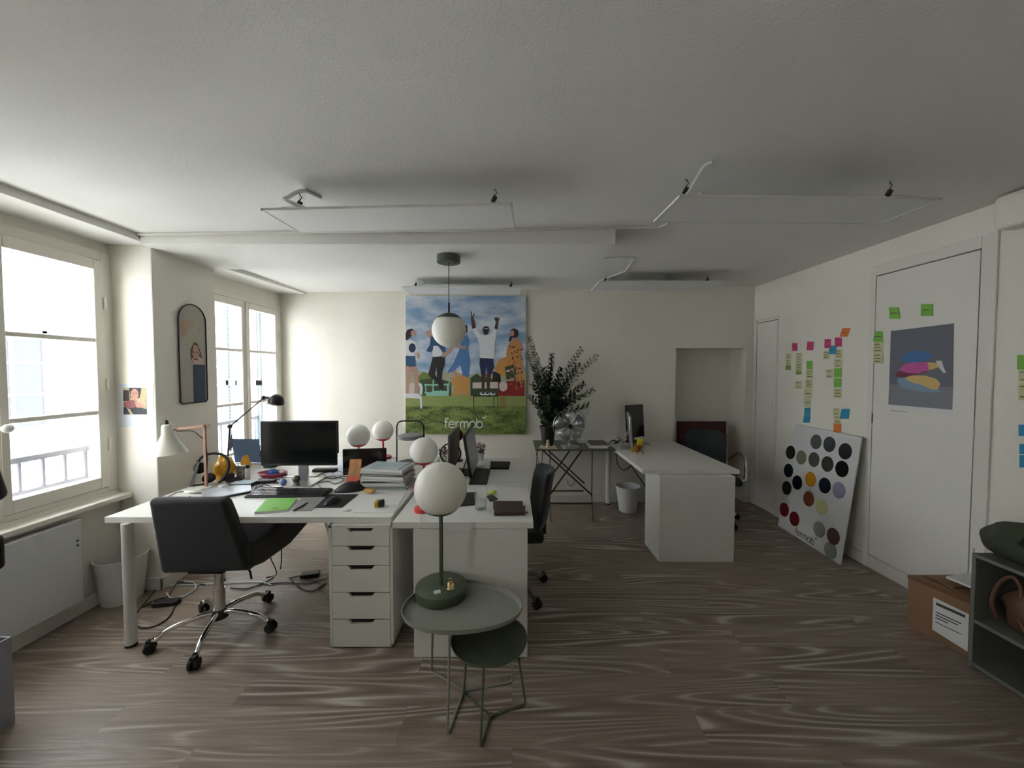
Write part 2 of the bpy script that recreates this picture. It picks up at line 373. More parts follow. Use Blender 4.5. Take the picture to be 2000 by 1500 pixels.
# facade across the street
M_stone = mat('white_limestone', (238, 239, 240), .9, var=.04, scale=.6)
M_pane = mat('grey_reflecting_panes', (62, 64, 68), .5, var=.2, scale=1)
FX = -8.8
b = MB().box(FX - .6, -8, -9, FX, 26, 8.5)
for z in (-3.2, -.1, 3.0, 6.1): b.box(FX, -8, z - .06, FX + .1, 26, z + .05)
root = b.build('opposite_building', M_stone, smooth=False)
tag(root, 'pale stone street front seen through the window panes', 'building')
fy = -6.0
ci = 0
while fy < 24:
    for z in (-5.6, -2.5, .55, 3.6):
        F_ = MB().box(FX, fy - .1, z - .1, FX + .05, fy + 1.0, z).box(FX, fy - .08, z, FX + .03, fy, z + 1.75).box(FX, fy + .9, z, FX + .03, fy + .98, z + 1.75).box(FX, fy - .08, z + 1.7, FX + .03, fy + .98, z + 1.78).box(FX, fy + .42, z, FX + .025, fy + .48, z + 1.7)
        for k in (1, 2): F_.box(FX, fy, z + k * .57 - .02, FX + .022, fy + .9, z + k * .57 + .02)
        f_ = F_.build('window_surround', M_stone, root, smooth=False)
        MB().box(FX - .01, fy, z, FX + .012, fy + .9, z + 1.7).build('pane', M_pane, f_, smooth=False)
    fy += 2.45
b = MB().box(-16, -12, -9.2, -3.0, 30, -9); struct(b.build('street', mat('street_asphalt', (150, 148, 144), .9), smooth=False))
# guard rails outside the windows
M_rail = mat('grey_painted_iron', (128, 130, 140), .5)
def rail(label, X, y0, y1, zt, zb, n):
    t = thing('window_guard_rail', label, 'railing', (X, (y0 + y1) / 2, zb))
    MB().box(X - .02, y0, zt - .018, X + .02, y1, zt + .018).build('top_rail', M_rail, t, w=True, smooth=False, bevel=.004)
    MB().box(X - .012, y0, zb - .012, X + .012, y1, zb + .012).build('bottom_rail', M_rail, t, w=True, smooth=False, bevel=.003)
    for i in range(n):
        y = y0 + (y1 - y0) * (i + .5) / n
        MB().cyl((X, y, zb), (X, y, zt), .010, seg=8).build('baluster', M_rail, t, w=True)
zt_, zb_ = aX(100, 887, -2.98).z, aX(100, 948, -2.98).z
rail('grey iron guard rail outside the window above the radiator', -2.98, 1.40, 2.70, zt_, zb_, 11)
rail('grey iron guard rail outside the window at the back wall', -2.98, 3.17, 4.47, zt_, .4, 10)
# shutters folded outside the far window
M_shut = mat('blue_grey_shutter_paint', (128, 142, 152), .6)
t = thing('window_shutter', 'blue grey louvred shutter folded open outside the far window', 'shutter', (-3.1, 4.45, .4))
for x0, x1, y in ((-3.32, -3.18, 4.44), (-2.98, -2.925, 4.45)):
    b = MB()
    b.box(x0, y - .018, .4, x0 + .03, y + .018, 2.4); b.box(x1 - .03, y - .018, .4, x1, y + .018, 2.4)
    for z in (.4, 1.38, 2.34): b.box(x0, y - .018, z, x1, y + .018, z + .06)
    lf = b.build('shutter_leaf', M_shut, t, w=True, smooth=False)
    b = MB()
    for i in range(48): z = .47 + i * .04; b.obox(((x0 + x1) / 2 + 3.1, y - 4.45, z - .4), (x1 - x0 - .05, .03, .008), Matrix.Rotation(.6, 3, 'X'))
    b.build('louvres', M_shut, lf, smooth=False)
MB().box(-3.2, 4.455, .6, -2.85, 4.47, .63).box(-3.2, 4.455, 2.2, -2.85, 4.47, 2.23).build('hinge_strap', M_rail, t, w=True, smooth=False)
# ================================================================== FURNITURE
TZ = .734                                   # desk top height
def T(px, py, dz=0.): return aZ(px, py, TZ + dz)

def desk(label, x0, y0, x1, y1, legs=(), z=TZ, th=.034, name='desk'):
    t = thing(name, label, 'desk', ((x0 + x1) / 2, (y0 + y1) / 2, 0))
    MB().box(x0, y0, z - th, x1, y1, z).build('tabletop', M_white, t, w=True, smooth=False, bevel=.0015)
    for lx, ly in legs:
        l = MB().cyl((lx, ly, .012), (lx, ly, z - th - .001), .0265, seg=24).build('leg', M_whitem, t, w=True)
        f = MB().cyl((lx, ly, 0), (lx, ly, .013), .0275, seg=24).build('foot_cap', M_dark, l, w=False)
        f.data.transform(Matrix.Translation(-t.location))
    return t
P = T(204, 1010); Q = T(764, 1012)
AX0, AY0, AX1 = P.x, P.y, Q.x - .004; AY1 = AY0 + .75
lg = aZ(246, 1268, 0)
desk('long white desk with a black monitor, closed laptop and green notebook', AX0, AY0, AX1, AY1, [(lg.x, lg.y + .03), (lg.x, AY1 - .08)])
desk('white desk behind the black monitor, with papers and round red lamps', AX0, AY1 + .004, AX1, AY1 + .754, [(AX0 + .12, AY1 + .69), (AX1 - .08, AY1 + .1), (AX1 - .08, AY1 + .69), (AX0 + .75, AY1 + .35)])
P = T(766, 1020); Q = T(1042, 1021); BX0, BX1, BY0 = P.x, Q.x, P.y; BY1 = BY0 + 1.52
Bd = desk('white desk with side-on monitors, water glass and brown wallets', BX0, BY0, BX1, BY1, [(BX0 + .06, BY1 - .07), (BX1 - .06, BY1 - .07)])
P = T(1256, 918); Q = T(1447, 919); CX0, CX1, CY0 = P.x, Q.x, P.y; CY1 = YB - .02
desk('white desk standing alone by the back wall and niche', CX0, CY0, CX1, CY1, [(CX0 + .04, CY1 - .05), (CX1 - .06, CY1 - .05)])

# open-backed white end supports under the two desks
def support(label, x0, x1, y0, d, z=TZ - .036):
    t = thing('desk_support', label, 'desk support', ((x0 + x1) / 2, y0 + d / 2, 0))
    MB().box(x0, y0, .002, x1, y0 + .018, z).build('front_panel', M_white, t, w=True, smooth=False, bevel=.001)
    for a in (x0, x1 - .018): MB().box(a, y0 + .0185, .002, a + .018, y0 + d, z).build('side_panel', M_white, t, w=True, smooth=False, bevel=.001)
    MB().box(x0 + .0185, y0 + .02, z - .02, x1 - .0185, y0 + d, z).box(x0 + .0185, y0 + .02, .06, x1 - .0185, y0 + d, .08).build('shelf', M_white, t, w=True, smooth=False)
    return t
a = aZ(809, 1284, 0); c = aZ(1030, 1284, 0)
support('white panel support under the desk behind the round side tables', a.x, c.x, a.y, .30)
a = aZ(1287, 1098, 0); c = aZ(1433, 1098, 0); d_ = aZ(1257, 1062, 0)
support('white panel support under the desk standing alone', a.x, c.x, a.y, max(.2, d_.y - a.y))

# drawer unit
a = aZ(645, 1267, 0); c = aZ(769, 1267, 0); ux0, ux1, uy = a.x, c.x, a.y
t = thing('drawer_unit', 'white five-drawer unit with cut-out grips under the long desk', 'drawer unit', ((ux0 + ux1) / 2, uy + .29, 0))
b = MB()
b.box(ux0, uy, .01, ux0 + .016, uy + .58, .698).box(ux1 - .016, uy, .01, ux1, uy + .58, .698).box(ux0, uy, .680, ux1, uy + .58, .698).box(ux0, uy, .01, ux1, uy + .58, .028).box(ux0, uy + .56, .01, ux1, uy + .58, .698).box(ux0 + .01, uy + .03, .02, ux1 - .01, uy + .55, .64)
b.build('carcass', M_white, t, w=True, smooth=False, bevel=.001)
zt_ = .685; hs = (.107, .108, .152, .152, .152)
for h in hs:
    x0, x1, z0, z1 = ux0 + .018, ux1 - .018, zt_ - h + .004, zt_
    xm = (x0 + x1) / 2
    pl = [(x0, uy - .001, z0), (x1, uy - .001, z0), (x1, uy - .001, z1), (xm + .077, uy - .001, z1), (xm + .055, uy - .001, z1 - .024), (xm - .055, uy - .001, z1 - .024), (xm - .077, uy - .001, z1), (x0, uy - .001, z1)]
    D_ = MB().prism(pl, (0, .017, 0)).build('drawer', M_white, t, w=True, smooth=False, bevel=.001)
    MB().box(xm - .08 - t.location.x, uy + .017 - t.location.y, z1 - .026, xm + .08 - t.location.x, uy + .029 - t.location.y, z1).build('grip_shade_block', M_dark, D_, smooth=False)  # dark block stands in for the shade inside the cut-out
    zt_ -= h
# small castor trolley far under the desks
a = aZ(600, 1068, 0)
t = thing('trestle', 'white metal trestle under the desk by the window', 'trestle', (a.x, a.y, 0))
for q0, q1 in (((-.28, 0, 0), (-.06, 0, .69)), ((.22, 0, 0), (.06, 0, .69))): MB().tube([q0, q1], .014, 8).build('leg', M_whitem, t)
MB().tube([(-.2, 0, .25), (.16, 0, .25)], .011, 8).tube([(-.2, 0, .68), (.2, 0, .68)], .014, 8).build('rail', M_whitem, t)

# ------------------------------------------------------------------ swivel chairs
def five_star(t, hub_z, L, m_leg, cast=.03, a0=0., rod=True, wmat=None):
    for k in range(5):
        a = a0 + k * 2 * PI / 5; d = Vector((math.cos(a), math.sin(a), 0)); wmat = wmat or M_dark
        l = MB().tube([d * .03 + Vector((0, 0, hub_z)), d * L * .35 + Vector((0, 0, hub_z + .002)), d * L * .75 + Vector((0, 0, hub_z - .02)), d * (L - .02) + Vector((0, 0, hub_z - .055)), d * L + Vector((0, 0, cast * 2 + .012))], [.019, .019, .017, .014, .011][0:1] * 1 and .0145, 12, smooth=5).build('leg', m_leg, t)
        s_ = d.cross(Vector((0, 0, 1)))
        c = MB()
        p = d * (L + .006)
        for sg in (-1, 1): c.cyl(p + s_ * sg * .006 + Vector((0, 0, cast)), p + s_ * sg * .024 + Vector((0, 0, cast)), cast, seg=20)
        c.box(p.x - .014, p.y - .014, cast + .004, p.x + .014, p.y + .014, cast * 2 + .014)
        c.build('castor', wmat, l, bevel=.003)

# tub chair seen from behind
pc = aZ(430, 1232, 0)
zb0, zt0 = .43, aY(350, 975, AY0 - .07).z
t = thing('office_chair', 'black tub office chair with chrome star base, back to the viewer', 'chair', (pc.x, pc.y, 0))
y_b = AY0 - .075 - pc.y; xl = aY(287, 980, AY0 - .07).x - pc.x; xr = aY(438, 980, AY0 - .07).x - pc.x
b = MB()
yb2 = y_b + .03
b.hexa([(xl + .03, yb2, zb0), (xr + .09, yb2 + .03, zb0), (xr + .09, yb2 + .13, zb0), (xl + .03, yb2 + .1, zb0), (xl, y_b, zt0), (xr, y_b, zt0), (xr, y_b + .07, zt0), (xl, y_b + .07, zt0)])
b.build('backrest', M_fabric, t, bevel=.028, seg=5)
b = MB().box(xl + .05, yb2 + .06, zb0, xr + .05, yb2 + .56, zb0 + .10); b.build('seat', M_fabric, t, bevel=.04, seg=5)
for sg in (0, 1):
    x0 = xr + .045 if sg else xl + .0
    y0_ = yb2 + .035
    pr = [(0, zb0 + .02), (.10, zb0 + .0), (.32, zb0 + .01), (.50, zb0 + .07), (.56, zb0 + .16), (.54, zb0 + .23), (.46, zb0 + .262), (.36, zb0 + .258), (.30, zb0 + .235), (.25, zb0 + .19), (.19, zb0 + .165), (.10, zb0 + .16), (.03, zb0 + .165), (0, zb0 + .17)]
    lean = .05 if sg else -.03
    bb = MB(); v0 = [bb.bm.verts.new((x0 + lean * y / .5, y0_ + y, z)) for y, z in pr]; v1 = [bb.bm.verts.new((x0 + lean * y / .5 + .055, y0_ + y, z)) for y, z in pr]
    bb._f(v0); bb._f(list(reversed(v1)))
    for i in range(len(pr)): bb._f([v0[i], v1[i], v1[(i + 1) % len(pr)], v0[(i + 1) % len(pr)]])
    bb.build('armrest', M_fabric, t, bevel=.02, seg=4, ang=60)
MB().cyl((0, 0, .10), (0, 0, .26), .030).cyl((0, 0, .26), (0, 0, .40), .024).build('gas_lift', M_chrome, t)
MB().box(-.10, -.10, .395, .10, .12, .43).build('seat_plate', M_blkm, t, bevel=.006)
lv = MB().tube([(.08, .03, .41), (.16, .0, .40), (.2, -.02, .37), (.215, -.03, .33)], .006, 8).build('tilt_lever', M_blk, t)
MB().cyl((0, 0, .085), (0, 0, .135), .045, .034).build('hub', M_blk, t)
five_star(t, .118, .30, M_chrome, .028, a0=R(-73))

# chair pushed to the desk with side-on monitors, seen from its side
def shell_back(name, t, m, yaw, z0, z1, W=.42, lean=.08, r=.26, n=10):
    pass
def task_chair(label, x, y, rz, m_f, m_arm=None, arms=False, z0=.42, z1=.95, shell=None):
    t = thing('office_chair', label, 'chair', (x, y, 0), rz)       # local +Y is where a sitter faces
    b = MB()
    rows = [(-.20, .47, .17), (-.235, .55, .20), (-.25, .68, .215), (-.262, .80, .215), (-.28, .90, .20), (-.30, .95, .16)]
    rows = [(a_, .45 + (b_ - .47) * (z1 - .45) / .48, c_) for a_, b_, c_ in rows]
    grid = []
    for yy, zz, hw in rows:
        grid.append([(hw * s_, yy + .07 * s_ * s_ , zz) for s_ in (-1, -.66, -.33, 0, .33, .66, 1)])
    V0 = [[b.bm.verts.new(p) for p in r_] for r_ in grid]; V1 = [[b.bm.verts.new((p[0], p[1] - .045, p[2])) for p in r_] for r_ in grid]
    for i in range(len(rows) - 1):
        for j in range(6):
            b._f([V0[i][j], V0[i][j + 1], V0[i + 1][j + 1], V0[i + 1][j]]); b._f([V1[i][j + 1], V1[i][j], V1[i + 1][j], V1[i + 1][j + 1]])
    for j in range(6):
        b._f([V0[0][j], V1[0][j], V1[0][j + 1], V0[0][j + 1]]); b._f([V0[-1][j + 1], V1[-1][j + 1], V1[-1][j], V0[-1][j]])
    for i in range(len(rows) - 1):
        b._f([V0[i][0], V0[i + 1][0], V1[i + 1][0], V1[i][0]]); b._f([V0[i + 1][6], V0[i][6], V1[i][6], V1[i + 1][6]])
    b.build('backrest', m_f, t, sub=2)
    MB().box(-.23, -.22, z0, .23, .23, z0 + .075).build('seat', m_f, t, bevel=.03, seg=4)
    MB().box(-.03, -.27, z0 - .02, .03, -.2, z0 + .12).box(-.03, -.25, z0 - .03, .03, .05, z0).build('back_bracket', M_blkm, t, bevel=.008)
    MB().cyl((0, 0, .10), (0, 0, z0 - .02), .025).build('gas_lift', M_blkm, t)
    if arms:
        for s_ in (-1, 1):
            MB().tube([(s_ * .24, .12, z0 + .02), (s_ * .30, .12, z0 + .06), (s_ * .30, .10, z0 + .23), (s_ * .30, -.02, z0 + .27), (s_ * .30, -.16, z0 + .25), (s_ * .25, -.24, z0 + .17)], .016, 10, smooth=5).build('armrest', m_arm, t)
    MB().cyl((0, 0, .075), (0, 0, .12), .04, .032).build('hub', M_blk, t)
    return t
c2 = task_chair('black swivel chair seen side-on at the desk with side-on monitors', -.03, 2.64, R(96), M_fabric, z1=.87)
five_star(c2, .10, .28, mat('beige_grey_plastic', (120, 116, 108), .5), .027, a0=R(-71))
c3 = task_chair('dark grey swivel chair with pale arms at the desk by the niche', 2.06, 3.93, R(168), mat('slate_chair_mesh', (52, 58, 62), .8, var=.15, scale=80), M_alu, arms=True, z1=.90)
five_star(c3, .10, .28, M_plast_w, .027, a0=R(50))
# dark red folded bistro seat in the niche
p = aY(1322, 823, 4.55); q = aY(1418, 823, 4.55)
t = thing('folding_chair', 'dark red folding chair standing in the wall niche', 'chair', ((p.x + q.x) / 2, 4.55, 0))
M_burg = mat('burgundy_metal', (72, 22, 28), .5)
hw = (q.x - p.x) / 2
MB().box(-hw, -.012, p.z - .36, hw, .012, p.z).build('backrest', M_burg, t, bevel=.008, smooth=True)
MB().box(-hw + .02, -.06, .44, hw - .02, -.02, .8).build('seat', M_burg, t, bevel=.01)
for s_ in (-1, 1):
    MB().tube([(s_ * (hw - .02), .03, 0), (s_ * (hw - .02), .015, p.z - .02)], .011, 10).build('leg', M_burg, t)
    MB().tube([(s_ * (hw - .05), -.16, 0), (s_ * (hw - .05), -.035, .5)], .011, 10).build('leg', M_burg, t)

# ------------------------------------------------------------------ the two small tables in front
def tri_oval(rx, ry, sk, seg=64):
    out = []
    for i in range(seg):
        a = 2 * PI * i / seg; r = 1 + sk * math.cos(3 * a + .9)
        out.append((rx * r * math.cos(a), ry * r * math.sin(a)))
    return out
def tray_table(label, c, z, rx, ry, sk, m, feet, center, tops, lip=.022, r=.0055):
    t = thing('side_table', label, 'side table', (c.x, c.y, 0))
    ol = tri_oval(rx, ry, sk); rings = []
    b = MB()
    for f, zz in ((1.0, z), (.985, z), (.975, z - lip * .75), (.95, z - lip), (.0001, z - lip)):
        rings.append([b.bm.verts.new((x * f, y * f, zz)) for x, y in ol])
    under = []
    for f, zz in ((1.0, z - lip * .3), (.98, z - lip), (.95, z - lip - .004), (.0001, z - lip - .004)):
        under.append([b.bm.verts.new((x * f, y * f, zz)) for x, y in ol])
    b.skin(rings, cap=False); b.skin(under, cap=False); b.skin([rings[0], under[0]], cap=False)
    b.build('tray_top', m, t)
    cc = Vector(center) - c
    for f, tp in zip(feet, tops):
        f = Vector(f) - c; tp = Vector(tp) - c
        pts = [Vector((tp.x, tp.y, z - lip - .004))]
        d = (pts[0] - Vector((f.x, f.y, r))).normalized(); base = Vector((f.x, f.y, r)); ci = (Vector((cc.x, cc.y, r)) - base).normalized()
        pts += [base + d * .03, base + d * .012 + ci * .003, base + d * .003 + ci * .012, base + ci * .03, Vector((cc.x, cc.y, r))]
        MB().tube(pts, r, 10).build('leg', m, t)
    MB().cyl((cc.x, cc.y, 0), (cc.x, cc.y, .0125), .012, seg=16).build('leg_joint', m, t)
    return t
f1 = aZ(874, 1440, 0); f2 = aZ(843, 1312, 0); f3 = aZ(1003, 1333, 0)
zz = .455
ce = aZ(902, 1178, zz); lft = aZ(785, 1180, zz); rgt = aZ(1018, 1188, zz); fr = aZ(890, 1233, zz); bk = aZ(900, 1133, zz)
rx = (rgt.x - lft.x) / 2; ry = (bk.y - fr.y) / 2; cen = Vector(((lft.x + rgt.x) / 2, (bk.y + fr.y) / 2, 0))
BIG = tray_table('larger oval side table in clay grey holding the globe lamp', cen, zz, rx, ry, .035, M_sage, [f1, f2, f3], aZ(905, 1352, 0),
                 [aZ(878, 1236, zz - .026), aZ(845, 1226, zz - .026) , Vector((cen.x + rx * .72, cen.y + ry * .3, 0))])
g1 = aZ(938, 1466, 0); g2 = aZ(906, 1356, 0); g3 = aZ(1027, 1378, 0); zg = .345
gl = aZ(878, 1258, zg); gr = aZ(1031, 1262, zg); gf = aZ(945, 1300, zg)
gc = Vector(((gl.x + gr.x) / 2, gf.y + (gr.x - gl.x) / 2 * .98, 0)); gR = (gr.x - gl.x) / 2
tray_table('smaller round dark green side table tucked below the larger one', gc, zg, gR, gR, .0, M_green, [g1, g2, g3], aZ(958, 1400, 0),
           [aZ(945, 1299, zg - .02), aZ(910, 1294, zg - .02), aZ(1013, 1287, zg - .02)], lip=.012)

# ------------------------------------------------------------------ globe lamps
def globe_lamp(label, base, H, Rg, m, rb, hb, rs, cup=.55, name='table_lamp', handle=False):
    t = thing(name, label, 'lamp', base)
    MB().lathe([(0, 0), (rb * .98, 0), (rb, .004), (rb, hb - .008), (rb * .985, hb - .002), (rb * .96, hb), (0, hb)], seg=48).build('base', m, t)
    gz = H - Rg
    MB().cyl((0, 0, hb), (0, 0, gz - Rg * .95), rs, seg=16).build('stem', m, t)
    n = 14; pr = [(0, gz - Rg * 1.0 - .003)]
    th = math.acos(cup)
    for i in range(1, n + 1): a = th * i / n; pr.append(((Rg + .003) * math.sin(a), gz - (Rg + .003) * math.cos(a)))
    pr.append((Rg * math.sin(th) * .97, gz - Rg * cup)); pr.append((0, gz - Rg * cup))
    MB().lathe(pr, seg=48).build('cup', m, t)
    MB().sphere((0, 0, gz), Rg, 48, 28).build('globe_shade', M_opal, t)
    return t
lb = aZ(862, 1149, zz - .022 + .03); gz_ = aY(858, 954, lb.y)
Rg = 51.5 / FPX * lb.y
L0 = globe_lamp('large globe lamp with green base standing on the clay grey table', (lb.x, lb.y, zz - .0215), gz_.z + Rg - (zz - .0215), Rg, M_green, 51 / FPX * lb.y, .048, .010, cup=.80)
# things lying on the lamp base
hb_ = zz - .0215 + .048
p = aZ(880, 1150, hb_)
t = thing('brass_bell', 'tiny brass bell standing on the green lamp base', 'bell', (p.x, p.y, hb_ + .0003))
M_brass = mat('brass', (204, 186, 140), .25, 1.)
MB().lathe([(0, 0), (.021, 0), (.022, .006), (.019, .012), (.018, .026), (.012, .034), (0, .036)], seg=24).build('bell_body', M_brass, t)
MB().tube([(0.009 * math.cos(a), 0, .043 + .009 * math.sin(a)) for a in [2 * PI * i / 16 for i in range(16)]], .0022, 6, closed=True).build('ring', M_brass, t)
p = aZ(854, 1158, hb_)
o = MB().obox((0, 0, .004), (.03, .022, .008), Matrix.Rotation(.5, 3, 'Z')).build('charger_plug', M_paper, smooth=False, bevel=.001); o.location = (p.x, p.y, hb_)
tag(o, 'small white block lying on the green lamp base', 'block')
def red_lamp(label, px, py, rpx, m=M_red):
    Rg = .095; y = Rg * FPX / rpx; g = aY(px, py, y)
    return globe_lamp(label, (g.x, y, TZ), g.z + Rg - TZ, Rg, m, .075, .02, .008, cup=.72)
red_lamp('small red globe lamp nearest the black monitor', 700, 851, 22)
red_lamp('small red globe lamp farthest back beside a black screen', 748, 841, 20)
red_lamp('red globe lamp partly hidden behind the magazine pile', 828, 881, 27)

# pendant
g = aY(877, 645, .125 * FPX / 33)
t = thing('pendant_lamp', 'globe pendant lamp with green canopy hanging from the ceiling', 'lamp', (g.x, g.y, zb))
rc = 22.5 / FPX * g.y
MB().cyl((0, 0, -.052), (0, 0, 0), rc, seg=40).build('canopy', M_green, t, bevel=.003)
MB().tube([(0, 0, -.05), (0, 0, g.z - zb + .18)], .0028, 8).build('cord', M_blk, t)
MB().cyl((0, 0, g.z - zb + .12), (0, 0, g.z - zb + .20), .007, seg=12).build('cord_grip', M_blkm, t)
gz = g.z - zb; Rg = .125; n = 12; th = R(47)
pr = [(0, gz + Rg + .004)] + [((Rg + .003) * math.sin(th * i / n), gz + (Rg + .003) * math.cos(th * i / n)) for i in range(1, n + 1)] + [(0, gz + Rg * math.cos(th))]
MB().lathe(pr, seg=40).build('cap', M_green, t)
MB().sphere((0, 0, gz), Rg, 48, 28).build('globe_shade', M_opal, t)
MB().cyl((.05, -.02, -.065), (.05, -.02, -.05), .006, seg=10).build('fixing_screw', M_green, t)

# ------------------------------------------------------------------ hung light panels
M_diff = mat('matt_diffuser', (232, 232, 230), .5, var=.005)
def light_panel(label, cs, z, clips=True, duct=None):
    # cs: four ground-plan corners (near-left, near-right, far-right, far-left)
    c = sum((Vector(q) for q in cs), Vector()) / 4
    t = thing('ceiling_light_panel', label, 'ceiling light', (c.x, c.y, z), group='flat light panels hung under the ceiling')
    ux = ((Vector(cs[1]) - Vector(cs[0])) + (Vector(cs[2]) - Vector(cs[3]))) / 2; uy = ((Vector(cs[3]) - Vector(cs[0])) + (Vector(cs[2]) - Vector(cs[1]))) / 2
    lx, ly = ux.length / 2, uy.length / 2; ux.normalize(); uy = Vector((-ux.y, ux.x, ux.z * 0)); ux.z = 0
    tilt = [(Vector(q).z - z) for q in cs]
    def pt(a, b_, dz=0): return ux * a + uy * b_ + Vector((0, 0, dz))
    b = MB(); e = .012
    for (a0, b0, a1, b1) in ((-lx, -ly, lx, -ly + e), (-lx, ly - e, lx, ly), (-lx, -ly, -lx + e, ly), (lx - e, -ly, lx, ly)):
        b.hexa([pt(a0, b0, -.001), pt(a1, b0, -.001), pt(a1, b1, -.001), pt(a0, b1, -.001), pt(a0, b0, .011), pt(a1, b0, .011), pt(a1, b1, .011), pt(a0, b1, .011)])
    b.build('frame', M_whitem, t, smooth=False, bevel=.001)
    a0, b0, a1, b1 = -lx + e, -ly + e, lx - e, ly - e
    MB().hexa([pt(a0, b0, .001), pt(a1, b0, .001), pt(a1, b1, .001), pt(a0, b1, .001), pt(a0, b0, .008), pt(a1, b0, .008), pt(a1, b1, .008), pt(a0, b1, .008)]).build('diffuser', M_diff, t, smooth=False)
    for sx in (-1, 1):
        hk = pt(sx * (lx - .1), 0); up = cz(c.x) - z
        b = MB()
        for sy in (-1, 1): b.tube([pt(sx * (lx - .03), sy * (ly - .01), .01), hk + Vector((0, 0, up * .55))], .0012, 5)
        b.tube([hk + Vector((0, 0, up * .55)), hk + Vector((0, 0, up))], .0012, 5)
        b.build('suspension_wire', M_alu, t)
        MB().obox(hk + Vector((0, 0, up * .6)), (.02, .014, .03), Matrix.Rotation(.5, 3, 'Y')).tube([hk + Vector((.0, 0, up * .7)), hk + Vector((.014, 0, up * .82)), hk + Vector((0, 0, up * .94))], .0025, 6).build('wire_clip', M_blkm, t)
    b = MB().obox(pt(-lx + .4, ly * .2, .022), (.11, .05, .022)); b.build('driver_box', M_dkgrey, t, smooth=False, bevel=.002)
    return t
def panel_at(label, nl, nr, fr_, fl, z):
    return light_panel(label, [aZ(*nl, z), aZ(*nr, z), aZ(*fr_, z), aZ(*fl, z)], z)
def lamp_cord(label, pts, par):
    return tag(MB().tube(pts, .009, 10, smooth=6).build('light_cable', M_plast_w), label, 'cable')
Z1 = 2.325
panel_at('flat light panel hanging in front of the dropped ceiling slab', (510, 411), (1003, 399), (1004, 447), (583, 455), Z1)
p = aZ(600, 425, Z1); lamp_cord('thick white cable looping from ceiling into the panel before the slab', [(p.x + .02, p.y + .1, cz(p.x) - .005), (p.x - .02, p.y, cz(p.x) - .015), (p.x - .06, p.y - .06, Z1 + .075), (p.x - .05, p.y - .1, Z1 + .045), (p.x + .02, p.y - .06, Z1 + .022)], None)
Z2 = 2.34
panel_at('flat light panel hanging nearest the poster of cushions', (1326, 386), (1830, 388), (1725, 440), (1277, 433), Z2)
p = aZ(1360, 388, Z2); lamp_cord('white cable dropping into the panel nearest the poster of cushions', [(p.x + .06, p.y - .02, cz(p.x) - .005), (p.x + .03, p.y, cz(p.x) - .02), (p.x - .02, p.y + .05, Z2 + .04), (p.x - .05, p.y + .1, Z2 + .022)], None)
Z3 = 2.375
panel_at('flat light panel hanging above the large picture of jumping friends', (780, 561), (1015, 563), (1018, 576), (805, 574), Z3)
p = aZ(815, 545, cz(-.5)); lamp_cord('white cable above the large picture of jumping friends', [(p.x, p.y, cz(-.5) - .006), (p.x + .05, p.y, cz(-.5) - .012), (p.x + .07, p.y, cz(-.5) - .05), (p.x + .02, p.y, Z3 + .05), (p.x + .02, p.y, Z3 + .022)], None)
Z4 = 2.40
panel_at('flat light panel hanging above the desk by the niche', (1170, 551), (1412, 550), (1390, 568), (1155, 567), Z4)
# ================================================================== PICTURES, NOTES AND BOARDS
LET = {'f': [[(.62, 1.42), (.45, 1.5), (.25, 1.46), (.16, 1.3), (.14, 1.1), (.14, 0)], [(-.02, .92), (.5, .92)]],
       'e': [[(.06, .55), (.94, .55), (.9, .78), (.76, .94), (.5, 1.0), (.22, .93), (.07, .75), (.02, .5), (.08, .22), (.26, .06), (.52, 0), (.76, .05), (.9, .17)]],
       'r': [[(.1, 0), (.1, .98)], [(.1, .6), (.2, .84), (.38, .97), (.56, .98)]],
       'm': [[(.1, 0), (.1, .98)], [(.1, .62), (.2, .88), (.42, 1.0), (.62, .93), (.7, .7), (.7, 0)], [(.7, .66), (.8, .88), (1.02, 1.0), (1.22, .93), (1.3, .7), (1.3, 0)]],
       'o': [[(.5 + .48 * math.cos(a * PI / 12), .5 + .5 * math.sin(a * PI / 12)) for a in range(25)]],
       'b': [[(.06, 1.5), (.06, 0)], [(.5 + .45 * math.cos(a * PI / 12), .5 + .5 * math.sin(a * PI / 12)) for a in range(25)]]}
ADV = {'f': .62, 'e': 1.08, 'r': .72, 'm': 1.52, 'o': 1.12, 'b': 1.1}
def lettering(word, width, o, ux, uz, nrm, m, parent, wt=.15, bird=True, name='lettering', w=True):
    total = sum(ADV[c] for c in word); k = width / total; b = MB(); x = 0
    def P3(u, v): return Vector(o) + Vector(ux) * (u * k) + Vector(uz) * (v * k) + Vector(nrm) * (len(b.bm.faces) * 4e-6)
    for c in word:
        for st in LET[c]:
            ln = [Vector(p).to_3d() for p in st]; n = len(ln); L_ = []; R_ = []
            for i, p in enumerate(ln):
                d = (ln[min(i + 1, n - 1)] - ln[max(i - 1, 0)]).normalized(); s_ = Vector((-d.y, d.x, 0)) * wt / 2
                L_.append(p + s_); R_.append(p - s_)
            for i in range(n - 1):
                b.face([P3(x + q.x, q.y) for q in (L_[i], R_[i], R_[i + 1], L_[i + 1])])
        x += ADV[c]
    if bird:
        for pl in ([(total - .3, 1.72), (total + .12, 1.42), (total + .2, 1.6), (total + .02, 1.74)], [(total + .12, 1.42), (total + .62, 1.9), (total + .42, 1.9), (total + .2, 1.62)], [(total + .12, 1.42), (total + .3, 1.48), (total + .42, 1.72), (total + .2, 1.62)]):
            b.face([P3(*q) for q in pl])
    return b.build(name, m, parent, w=w, smooth=False)

